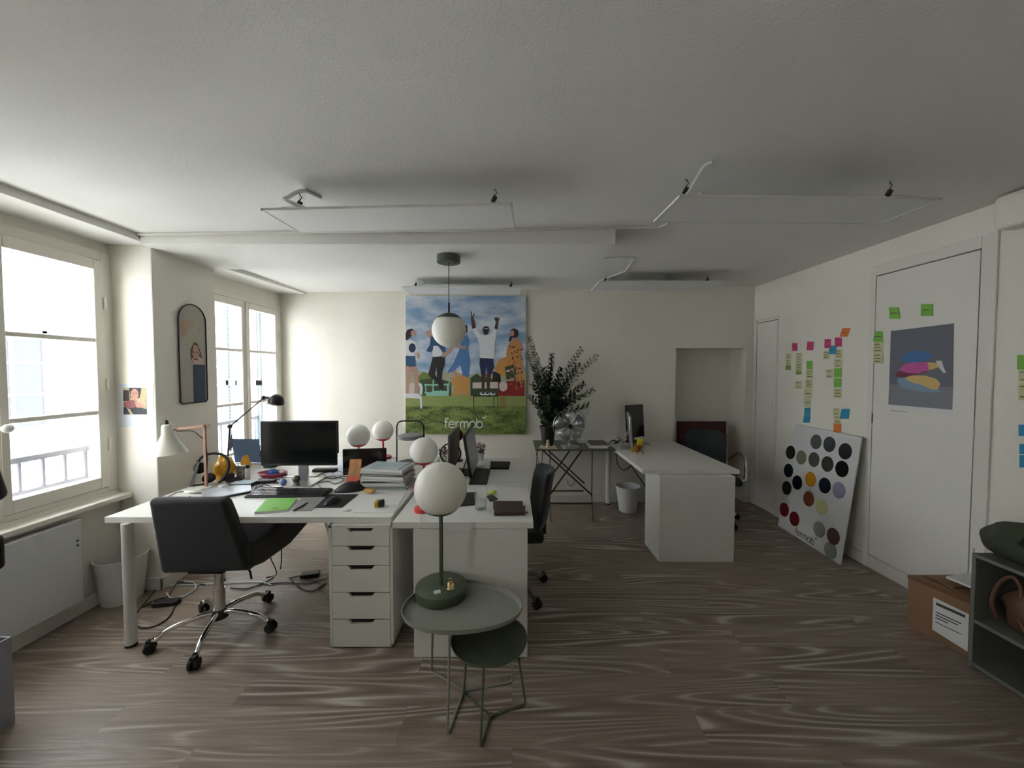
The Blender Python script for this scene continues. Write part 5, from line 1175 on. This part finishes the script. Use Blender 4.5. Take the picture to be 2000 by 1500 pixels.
MB().sphere((g_.x - p.x, 0, g_.z - TZ), .055, 28, 16).build('globe_shade', M_burg, t); MB().cyl((g_.x - p.x, 0, 0), (g_.x - p.x, 0, g_.z - TZ - .05), .006, seg=12).build('stem', M_burg, t); MB().cyl((g_.x - p.x, 0, 0), (g_.x - p.x, 0, .012), .05, seg=24).build('base', M_burg, t)
p = aY(880, 885, 3.15); o = MB().tube([(p.x + .085 * math.cos(a * PI / 16), 3.15, max(TZ + .007, p.z - .005 + .085 * math.sin(a * PI / 16))) for a in range(32)], .007, 10, closed=True).build('headset', M_blk); tag(o, 'black hoop-shaped headset band beside the grey-backed monitor', 'headset')
def bouquet(label, c, rad, cols, n, seed, pot_h=.05):
    t = thing('flower_pot', label, 'flowers', c); rs = random.Random(seed)
    MB().lathe([(0, 0), (.03, 0), (.036, pot_h), (.033, pot_h), (0, pot_h - .01)], seg=24).build('pot', M_plast_w, t)
    b = MB(); ms = cols
    for i in range(n):
        d = Vector((rs.gauss(0, 1), rs.gauss(0, 1), rs.gauss(0, 1))).normalized() * rs.uniform(.3, 1); c_ = Vector((d.x * rad, d.y * rad, pot_h + rad * .9 + d.z * rad)); b.k = rs.randrange(len(ms))
        b.sphere(c_, rs.uniform(.006, .013), 8, 5)
    b.k = 0; b.build('blossoms', ms, t); MB().cyl((0, 0, pot_h * .6), (0, 0, pot_h + rad), .004, seg=8).build('stem', M_green, t)
fl = [mat('pale_lilac_petals', (206, 196, 206), .7), mat('brown_petals', (110, 84, 76), .7), mat('dusty_pink_petals', (176, 140, 140), .7)]
p = aY(938, 905, 3.45); bouquet('dried pinkish flowers behind the monitor with the reflection-paled screen', (p.x, 3.45, TZ), .055, fl, 70, 4, .06)
p = aY(866, 895, 3.38); bouquet('dark red flowers behind the black hoop', (p.x, 3.38, TZ), .045, [M_burg, fl[2], M_plast_w], 50, 9, .05)
# ---- books: small box, white block
solid('paper_block', 'small white note block near the dried pinkish flowers', 'note block', M_paper, lambda b: b.obox(T(935, 912, .014), (.07, .05, .026)), at=T(935, 912))

# ---- folding table and what stands on it
fz = .742
fa = aZ(1050, 878, fz); fb = aZ(1199, 878, fz); x0, x1, y0, y1 = aZ(1044, 872, fz).x, CX0 - .008, fa.y, YB - .04
t = thing('folding_table', 'green folding metal bistro table against the back wall', 'table', ((x0 + x1) / 2, (y0 + y1) / 2, 0))
MB().box(x0, y0, fz - .016, x1, y1, fz).build('tabletop', M_green, t, w=True, bevel=.006, smooth=True)
M_dgm = mat('dark_bronze_metal', (64, 56, 46), .5)
xs0, xs1 = x0 + .1, x1 - .06; ya, yb = y0 + .06, y1 - .06
fL, fR = aZ(1075, 1017, 0), aZ(1158, 1017, 0)
for yy_ in (ya + .0, yb):
    MB().bar((xs0 - .02, yy_, fz - .02), (fR.x, yy_, .25), .016, .006, up=(0, 1, 0)).build('leg', M_dgm, t, w=True, smooth=False)
    MB().bar((aY(1137, 880, 3.95).x, yy_ + .008, fz - .02), (fL.x, yy_ + .008, .25), .016, .006, up=(0, 1, 0)).build('leg', M_dgm, t, w=True, smooth=False)
for xx in (fL.x, fR.x): MB().tube([(xx, y0 + .06, fz - .02), (xx - .005, y0 + .05, .25), (xx, y0 + .0, .004), (xx + .02, y0 - .0, .003)], .005, 8).build('leg', M_dgm, t, w=True)
for xx in (x0 + .03, x0 + .09): MB().tube([(xx + .02, yb - .1, fz - .02), (xx, yb - .14, .5), (xx, yb - .1, .2), (xx + .03, yb - .1, .01)], .004, 8).build('leg', M_dgm, t, w=True)
MB().bar((fL.x, y0 + .035, .17), (fR.x, y0 + .035, .17), .008, .014).build('crossbar', M_dgm, t, w=True, smooth=False); MB().bar((fL.x - .03, yb - .05, .18), (fR.x - .02, yb - .05, .18), .008, .014).build('crossbar', M_dgm, t, w=True, smooth=False)
MB().tube([(.0, 0, 0), (.01, 0, -.05), (.03, 0, -.07), (.06, 0, -.06), (.08, 0, -.02)], .003, 6, smooth=4).build('hinge_wire', M_dgm, t).location = ((fL.x + fR.x) / 2 - t.location.x - .04, ya - t.location.y, .42)
def FT(px, py, y): v = aY(px, py, y); return v
# eucalyptus
py_ = 4.12; pb = FT(1070, 864, py_); 
t = thing('potted_plant', 'leafy eucalyptus in a black pot on the folding table', 'plant', (pb.x, py_, fz))
MB().lathe([(0, 0), (.062, 0), (.082, .19), (.088, .19), (.088, .21), (.078, .21), (.076, .185), (0, .18)], seg=36).build('pot', mat('black_pot', (26, 27, 28), .5), t)
rs = random.Random(21)
tips = [(1030, 690, -.05), (1034, 660, .0), (1042, 715, .08), (1078, 692, 0), (1062, 720, -.1), (1095, 720, .1), (1090, 745, -.12), (1135, 682, .05), (1165, 695, -.05), (1130, 712, .1), (1158, 762, -.1), (1140, 750, .05), (1110, 752, -.15), (1040, 750, .1), (1036, 775, -.1), (1052, 790, .12), (1110, 785, -.1), (1125, 772, .1), (1060, 760, 0), (1080, 765, .12), (1056, 808, -.12), (1084, 800, -.14), (1072, 730, .06), (1148, 790, 0), (1068, 776, -.16), (1046, 735, -.08)]
S = MB(); Lf = MB()
for i, (tx, ty, dy) in enumerate(tips):
    tp = FT(tx, ty, py_ + dy) ; e_ = Vector((tp.x - pb.x, dy, tp.z - fz)); s0 = Vector((rs.uniform(-.03, .03), rs.uniform(-.03, .03), .18))
    mid = Vector((e_.x * .35, e_.y * .5, s0.z + (e_.z - s0.z) * .55)); pts = smoothline([s0, mid, e_], 10)
    S.tube(pts, [.0035 - .0022 * k / len(pts) for k in range(len(pts))], 5)
    long_ = i in (0, 1, 7, 8); n_ = max(8, int((e_ - s0).length / (.021 if long_ else .0135)))
    for k in range(1 if not long_ else 3, n_ + 1):
        u = k / n_; j = min(len(pts) - 2, int(u * (len(pts) - 1))); c_ = pts[j].lerp(pts[j + 1], u * (len(pts) - 1) - j); ax_ = (pts[j + 1] - pts[j]).normalized()
        if u < .22: continue
        for sd in (0, 1, 2) if not long_ else (0, 1):
            a = sd * 2 * PI / (3 if not long_ else 2) + k * 1.57 + rs.uniform(-.4, .4); o1 = ax_.orthogonal().normalized(); o1 = Matrix.Rotation(a, 3, ax_) @ o1
            r1 = rs.uniform(.024, .034) * (1.15 - .5 * u); d_ = (o1 + ax_ * .45).normalized(); s_ = d_.cross(ax_).normalized(); nn = d_.cross(s_)
            p0_ = c_ + d_ * .003
            Lf.face([p0_, p0_ + d_ * r1 * .7 + s_ * r1 * .75, p0_ + d_ * r1 * 1.5 + s_ * r1 * .7 + nn * .002, p0_ + d_ * r1 * 2.1, p0_ + d_ * r1 * 1.5 - s_ * r1 * .7 + nn * .002, p0_ + d_ * r1 * .7 - s_ * r1 * .75])
S.build('stem', mat('woody_stem', (96, 88, 60), .7), t); Lf.build('foliage', mat('eucalyptus_green', (62, 80, 58), .5, var=.35, scale=14), t, smooth=False)
# metal fan
fy_ = 4.02; fb_ = FT(1113, 868, fy_); fc = FT(1113, 832, fy_); fr_ = 33 / FPX * fy_
t = thing('table_fan', 'round brushed metal table fan on the folding table', 'fan', (fb_.x, fy_, fz)); cz_ = fc.z - fz
MB().lathe([(0, 0), (.10, 0), (.10, .01), (.03, .022), (0, .022)], seg=36).build('base', M_alu, t); MB().cyl((0, .02, .02), (0, .02, cz_), .011, seg=14).build('stem', M_alu, t); MB().cyl((0, .03, cz_), (0, .10, cz_), .05, .04, seg=24).build('motor_housing', M_alu, t, bevel=.006)
b = MB()
for k in range(5):
    a0 = k * 2 * PI / 5; v = [b.bm.verts.new((r_ * math.cos(a0 + da), dy, cz_ + r_ * math.sin(a0 + da))) for r_, da, dy in ((.03, 0, -.008), (fr_ * .9, -.15, -.012), (fr_ * .93, .45, .0), (fr_ * .88, .95, .014), (.03, .9, .008))]; b._f(v)
b.build('fan_blades', M_alu, t, solid=.0015, ang=60)
b = MB()
for r_ in (fr_, fr_ * .75, fr_ * .5): b.tube([(r_ * math.cos(a * PI / 24), -.028 * (1 - (r_ / fr_) ** 2) - .012, cz_ + r_ * math.sin(a * PI / 24)) for a in range(48)], .0013 if r_ < fr_ else .004, 6, closed=True)
for k in range(40):
    a = k * PI / 20; b.tube([((.028 + (fr_ - .028) * u) * math.cos(a + .3 * u), -.012 - .028 * (1 - u * u), cz_ + (.028 + (fr_ - .028) * u) * math.sin(a + .3 * u)) for u in (0, .35, .7, 1)], .0011, 4)
b.build('wire_guard', M_alu, t); MB().cyl((0, -.05, cz_), (0, -.035, cz_), .026, seg=24).build('centre_badge', M_blk, t, bevel=.003)
gy = 4.3; g_ = FT(1138, 801, gy); t = thing('globe_lamp', 'small white globe lamp behind the metal fan', 'lamp', (g_.x, gy, fz)); rg = 13.5 / FPX * gy
MB().sphere((0, 0, g_.z - fz), rg, 32, 18).build('globe_shade', M_opal, t); MB().cyl((0, 0, 0), (0, 0, g_.z - fz - rg * .95), .007, seg=12).cyl((0, 0, 0), (0, 0, .015), .06, seg=28).build('stand', M_whitem, t)
for i, (dx, lb_, c_) in enumerate(((0, 'lower magazine lying at the window-facing end of the folding table', (176, 168, 160)), (.012, 'upper magazine with dark cover on the folding table', (96, 84, 78)))):
    p = FT(1166, 868, 4.05); t = thing('magazine', lb_, 'magazine', (p.x + dx, 4.06, fz + i * .0152), R(-3 + 6 * i)); MB().box(-.095, -.11, .001, .095, .11, .0135).build('pages', M_paper, t, smooth=False); MB().box(-.096, -.111, .0137, .096, .111, .015).build('cover', mat('fcover_%d' % i, c_, .4, var=.4, scale=20), t, smooth=False)
p = FT(1070, 868, 3.97); t = thing('figurine', 'small cream and brown figurine before the black pot', 'figurine', (p.x, 3.97, fz)); MB().lathe([(0, 0), (.022, 0), (.018, .02), (.02, .04), (.012, .055), (.016, .065), (.012, .082), (0, .086)], seg=20, sy=.7).build('figure', mat('cream_clay', (206, 186, 160), .6, var=.3, scale=40), t)
solid('paper_sheet', 'cream papers at the front corner of the folding table', 'paper', mat('cream_paper', (216, 206, 176), .8), lambda b: b.prism([aZ(x, y, fz + .0003) for x, y in ((1052, 876), (1090, 877), (1082, 868), (1056, 869))], (0, 0, .002)))
cable('charger cord hanging from the folding table', [Vector((x0 + .05, y0 + .02, fz + .003)), Vector((x0 + .01, y0 - .008, fz - .04)), Vector((x0 + .03, y0 - .0, .6)), Vector((x0 - .0, y0 + .02, .5)), Vector((x0 + .01, y0 + .03, .38))], .003)

# ---- desk by the niche
def D3(px, py, dz=0): return aZ(px, py, TZ + dz)
p = D3(1232, 880)
monitor('edge-on silver monitor nearest the front on the desk by the niche', (p.x + .03, 4.02, TZ), R(76), .46, .33, .04, .36, m_back=M_alu, tilt=R(-4), stand='foot')
a_ = aY(1218, 800, 4.2); 
monitor('dark monitor behind the edge-on silver one by the back wall', (aY(1239, 870, 4.33).x, 4.33, TZ), R(28), .27, .33, .06, .43, tilt=R(-4), stand='foot', m_stand=M_blk, m_back=M_screen)
p = D3(1250, 887); t = thing('miniature_chair', 'tiny yellow and red model chair with thin legs on the desk', 'model chair', (p.x, p.y, TZ))
for sx in (-1, 1):
    for sy in (-1, 1): MB().tube([(sx * .028, sy * .02, .001), (sx * .022, sy * .018, .075)], .0022, 6).build('leg', mat('dark_red_wire', (130, 40, 40), .4), t)
MB().obox((0, 0, .078), (.05, .045, .006)).build('seat', M_red, t, bevel=.002); MB().obox((.006, .02, .115), (.055, .012, .07), Matrix.Rotation(.15, 3, 'Y')).build('backrest', mat('sunny_yellow', (216, 206, 40), .5), t, bevel=.004)
blob('plush_toy', 'orange and green toy beside the tiny yellow model chair', 'toy', (p.x - .0, p.y + .12, TZ), (.05, .035, .045), mat('mixed_orange_green', (190, 140, 60), .7, var=.6, scale=20), .35, 2.5, 6)
cable('thin black cord lying beyond the tiny yellow model chair', [D3(1256, 868, .003), D3(1264, 866, .003), D3(1270, 869, .003)], .003)
cable('black cord bundle behind the monitors by the back wall', [D3(1188, 868, .004), D3(1196, 860, .01), D3(1208, 863, .012), D3(1200, 866, .006), D3(1212, 858, .012), D3(1206, 855, .03)], .006)
cable('black cords hanging under the desk by the back wall', [Vector((CX0 + .1, 4.3, .69)), Vector((CX0 + .12, 4.3, .5)), Vector((CX0 + .2, 4.3, .42)), Vector((CX0 + .3, 4.3, .52)), Vector((CX0 + .25, 4.3, .69))], .005)
cable('black cord running down under the desk to the support', [Vector((CX0 + .14, 4.2, .69)), Vector((CX0 + .2, 4.1, .55)), Vector((CX0 + .3, 3.9, .36)), Vector((CX0 + .4, 3.7, .2))], .006)

# ---- waste baskets
def basket(label, px, py, rpx, h=.285, rb=.10, rt=.142):
    p = aZ(px, py, 0); t = thing('waste_basket', label, 'waste basket', (p.x, p.y, 0))
    MB().lathe([(0, 0), (rb, 0), (rt, h - .006), (rt + .004, h - .006), (rt + .004, h), (rt - .004, h), (rb - .004, .006), (0, .006)], seg=48).build('bin', M_plast_w, t)
basket('white waste basket in the corner below the arched picture', 240, 1169, 0, .30, .105, .135)
basket('white waste basket under the desk by the back wall', 1226, 997, 0, .28, .092, .132)

# ---- floor cables and power bricks
def Fp(*xy, z=.006): return [aZ(x, y, z) for x, y in xy]
cable('long black cable looping on the floor around the desk leg', Fp((305, 1150), (285, 1175), (265, 1200), (262, 1218), (278, 1226), (305, 1222), (330, 1205), (342, 1182)), .004)
cable('black cable lying under the tub chair toward the window', Fp((285, 1180), (310, 1170), (328, 1165), (338, 1150), (352, 1138), (400, 1142)), .004)
cable('white cable looping on the floor under the tub chair', Fp((325, 1158), (335, 1168), (360, 1164), (382, 1150), (378, 1138), (360, 1136)), .005, M_plast_w)
cable('white cable lying flat behind the tub chair', Fp((290, 1148), (330, 1143), (420, 1140), (500, 1136), (530, 1142)), .004, M_plast_w)
cable('black cable running from the tub chair to the drawer unit', Fp((450, 1148), (480, 1150), (510, 1142), (560, 1138), (600, 1140), (640, 1128)), .004)
cable('black cable dropping from the desk behind the tub chair', [aY(550, 1060, 2.75)] + Fp((548, 1110), (530, 1130), (505, 1142)), .004)
cable('black cable curling before the drawer unit', Fp((565, 1128), (590, 1150), (615, 1153), (636, 1140)), .004)
cable('thin black cable bunched beside the drawer unit', Fp((590, 1130), (610, 1134), (630, 1142), (638, 1138), (620, 1150), (637, 1158)), .003)
cable('black cable dropping straight near the orange bag', [aY(520, 1045, 2.9), aY(527, 1085, 2.9)] + Fp((540, 1120), (520, 1128)), .004)
def brick(label, px, py, rz, s):
    p = aZ(px, py, 0); t = thing('power_adapter', label, 'power adapter', (p.x, p.y, 0), rz)
    MB().box(-s, -.03, 0, s, .03, .03).build('adapter_body', M_blk, t, bevel=.006); MB().tube([(-s, 0, .015), (-s - .04, 0, .012), (-s - .07, .0, .005)], .005, 8).build('plug_lead', M_blk, t)
brick('black power adapter on the floor between desk leg and chair', 326, 1181, R(12), .07)
brick('black power adapter on the floor beside the drawer unit', 606, 1126, R(14), .065)
p = aZ(636, 1140, 0); t = thing('power_strip', 'black power strip with red glowing switch by the drawer unit', 'power strip', (p.x + .03, p.y + .1, 0)); MB().box(-.03, -.02, 0, .2, .03, .035).build('strip_body', M_blk, t, bevel=.005)
MB().cyl((-.033, 0, .02), (-.03, 0, .02), .009, seg=12).build('switch', mat('red_switch_lamp', (220, 40, 50), .4, emit=((230, 40, 60), 1.5)), t)
p = aY(464, 1034, 2.95); blob('shopping_bag', 'orange yellow bag hanging under the rear desk', 'bag', (p.x, 2.95, p.z - .06), (.06, .04, .085), M_yel, .2, 2, 12)

# ---- cardboard box, shelf unit and bags by the right wall
M_card = mat('brown_cardboard', (142, 110, 84), .8, var=.1, scale=5)
cA = aZ(1770, 1222, 0); cC = aZ(1890, 1284, 0); bh = aY(1772, 1122, cA.y).z
t = thing('cardboard_box', 'brown taped cardboard box with white shipping label', 'box', ((cA.x + XR) / 2, (cA.y + cC.y) / 2, 0))
bx0, bx1, by0, by1 = cA.x, XR - .03, cC.y, cA.y
MB().hexa([(cC.x, by0, 0), (bx1, by0, 0), (bx1, by1, 0), (cA.x, by1, 0), (cC.x, by0, bh), (bx1, by0, bh), (bx1, by1, bh), (cA.x, by1, bh)]).build('carton', M_card, t, w=True, smooth=False, bevel=.004)
for f0, f1, up_, nm in ((by1 - .015, by1 - .17, .035, 'top_flap'), (by0 + .01, by0 + .17, .02, 'top_flap')):
    MB().hexa([(cC.x + .01, f0, bh + .0015), (bx1 - .01, f0, bh + .0015), (bx1 - .01, f1, bh + .002 + up_), (cC.x + .01, f1, bh + .002 + up_ * .3), (cC.x + .01, f0, bh + .0045), (bx1 - .01, f0, bh + .0045), (bx1 - .01, f1, bh + .006 + up_), (cC.x + .01, f1, bh + .006 + up_ * .3)]).build(nm, M_card, t, w=True, smooth=False)
def sf(u, z, d=.002): v = Vector((cA.x, by1, 0)).lerp(Vector((cC.x, by0, 0)), u); return Vector((v.x - d, v.y, z))
MB().face([sf(.45, bh * .18), sf(1.0, bh * .1), sf(1.0, bh * .75), sf(.45, bh * .78)]).build('shipping_label', M_paper, t, w=True, smooth=False)
b = MB()
for z_, h_, u1 in ((.66, .05, .95), (.52, .02, .9), (.47, .02, .85), (.42, .02, .7), (.34, .015, .9)): b.face([sf(.5, bh * z_, .003), sf(u1, bh * z_, .003), sf(u1, bh * (z_ + h_), .003), sf(.5, bh * (z_ + h_), .003)])
b.build('printed_lines', M_dkgrey, t, w=True, smooth=False)
b = MB(); b.face([sf(0, bh * .93), sf(1, bh * .93), sf(1, bh * .999), sf(0, bh * .999)]); b.build('packing_tape', mat('brown_tape', (126, 94, 70), .25), t, w=True, smooth=False)
p = (2.62, 2.12, bh + .045); solid('paper_sheet', 'white papers lying on the cardboard box', 'paper', M_paper, lambda b: b.obox((2.60, 2.10, bh + .048), (.2, .14, .012), Matrix.Rotation(.2, 3, 'Z')), at=p)
sx = 2.40; sy1 = aX(1890, 1290, sx).y; sz = aX(1890, 1076, sx).z
t = thing('shelf_unit', 'low grey open shelf unit against the wall near the box', 'shelf', (2.6, sy1 - .6, 0)); M_sh = mat('grey_white_board', (112, 116, 106), .5)
sy0 = sy1 - 1.1; zm = aX(1890, 1206, sx).z
for a0 in (sy0, sy0 + .54, sy1 - .018): MB().box(sx, a0, 0, XR - .03, a0 + .018, sz - .019).build('side_panel', M_sh, t, w=True, smooth=False, bevel=.001)
MB().box(sx, sy0, sz - .018, XR - .03, sy1, sz).build('top_panel', M_sh, t, w=True, smooth=False, bevel=.001)
for z_ in (.02, zm): 
    for a0, a1 in ((sy0 + .019, sy0 + .539), (sy0 + .559, sy1 - .019)): MB().box(sx + .001, a0, z_ - .009, XR - .04, a1, z_ + .009).build('shelf_board', M_sh, t, w=True, smooth=False)
MB().box(XR - .036, sy0 + .018, .02, XR - .031, sy1 - .018, sz - .02).build('back_panel', mat('dark_back_board', (28, 28, 26), .7), t, w=True, smooth=False)
M_bag = mat('tan_leather', (98, 68, 50), .5, var=.25, scale=10, bump=.3, bscale=60)
HB = blob('handbag', 'slouched tan leather bag inside the shelf unit', 'bag', (2.56, sy1 - .155, zm + .0095), (.11, .12, .13), M_bag, .3, 1.8, 4)
o = MB().tube([(2.47, sy1 - .06, zm + .04), (2.45, sy1 - .05, zm + .12), (2.47, sy1 - .06, zm + .22), (2.5, sy1 - .09, zm + .27), (2.49, sy1 - .13, zm + .22), (2.46, sy1 - .14, zm + .12), (2.45, sy1 - .18, zm + .05)], .009, 10, smooth=6).build('bag_strap', M_bag, HB, w=True)
blob('fabric_bag', 'dark green fabric bag slumped on top of the shelf unit', 'bag', (2.60, sy1 - .14, sz + .0005), (.20, .22, .115), mat('dark_green_cloth', (58, 66, 46), .8, var=.3, scale=8, bump=.4, bscale=80), .28, 1.5, 14)
blob('jacket', 'black garment lying on the green fabric bag', 'clothing', (2.50, sy1 - .26, sz + .10), (.12, .15, .045), mat('black_cloth', (18, 18, 18), .9), .3, 1.6, 17)

# ---- near the left edge: grey box, dark chair
q0 = aZ(30, 1410, 0)
t = thing('storage_box', 'pale grey magazine box on the floor below the radiator', 'box', (q0.x - .15, q0.y - .12, 0)); hb = aY(30, 1243, q0.y).z
M_gb = mat('pale_grey_card', (160, 160, 168), .7)
b = MB(); X0, X1, Y0, Y1 = q0.x - .30, q0.x, q0.y - .30, q0.y
b.box(X0, Y0, 0, X1, Y0 + .006, hb).box(X0, Y1 - .006, 0, X1, Y1, hb).box(X0, Y0 + .006, 0, X0 + .006, Y1 - .006, hb).box(X1 - .006, Y0 + .006, 0, X1, Y1 - .006, hb).box(X0 + .006, Y0 + .006, 0, X1 - .006, Y1 - .006, .006)
b.build('box_walls', M_gb, t, w=True, smooth=False)
solid('folder', 'black folder standing in the pale grey box', 'folder', M_blk, lambda b: b.box(X1 - .08, Y0 + .02, .007, X1 - .06, Y1 - .02, hb + .06), at=(X1 - .07, Y0 + .1, .007)); solid('folder', 'blue grey folder standing in the pale grey box', 'folder', mat('indigo_card', (50, 50, 80), .6), lambda b: b.box(X1 - .045, Y0 + .02, .007, X1 - .03, Y1 - .03, hb + .01), at=(X1 - .04, Y0 + .1, .007))
ey = 1.22; e0 = aY(26, 960, ey); e1_ = aY(10, 1090, ey)
t = thing('office_chair', 'black high-backed chair just entering at the frame edge', 'chair', (e0.x - .27, ey - .02, 0))
zt_c = aY(0, 885, ey).z; lx = t.location.x
MB().hexa([(e0.x - lx - .52, -.03, e0.z - .09), (e0.x - lx - .03, -.03, aY(0, 978, ey).z), (e0.x - lx - .03, .05, aY(0, 978, ey).z), (e0.x - lx - .52, .05, e0.z - .09), (e0.x - lx - .5, -.05, zt_c + .04), (e0.x - lx - .05, -.05, zt_c - .0), (e0.x - lx - .05, .03, zt_c - .0), (e0.x - lx - .5, .03, zt_c + .04)]).build('headrest', M_fabric, t, bevel=.03, seg=5)
MB().box(-.21, -.05, aY(0, 1112, ey).z, e1_.x - lx - .0, .03, aY(0, 1042, ey).z).build('backrest', mat('dark_brown_leather', (40, 34, 32), .6), t, bevel=.02, seg=4)
MB().box(-.02, -.02, .9, .02, .02, 1.2).build('headrest_post', M_blkm, t); MB().box(-.23, -.5, .42, .2, -.0, .5).build('seat', M_fabric, t, bevel=.03, seg=4)
MB().cyl((0, -.25, .1), (0, -.25, .42), .025).cyl((0, -.25, .07), (0, -.25, .12), .05).build('gas_lift', M_blkm, t)
for k in range(5):
    a = k * 2 * PI / 5 + .9; l_ = MB().bar((0, -.25, .09), (.26 * math.cos(a), -.25 + .26 * math.sin(a), .07), .03, .025).build('leg', M_blkm, t); MB().cyl((.26 * math.cos(a) - .01, -.25 + .26 * math.sin(a), .028), (.26 * math.cos(a) + .01, -.25 + .26 * math.sin(a), .028), .028, seg=16).build('castor', M_dark, l_)
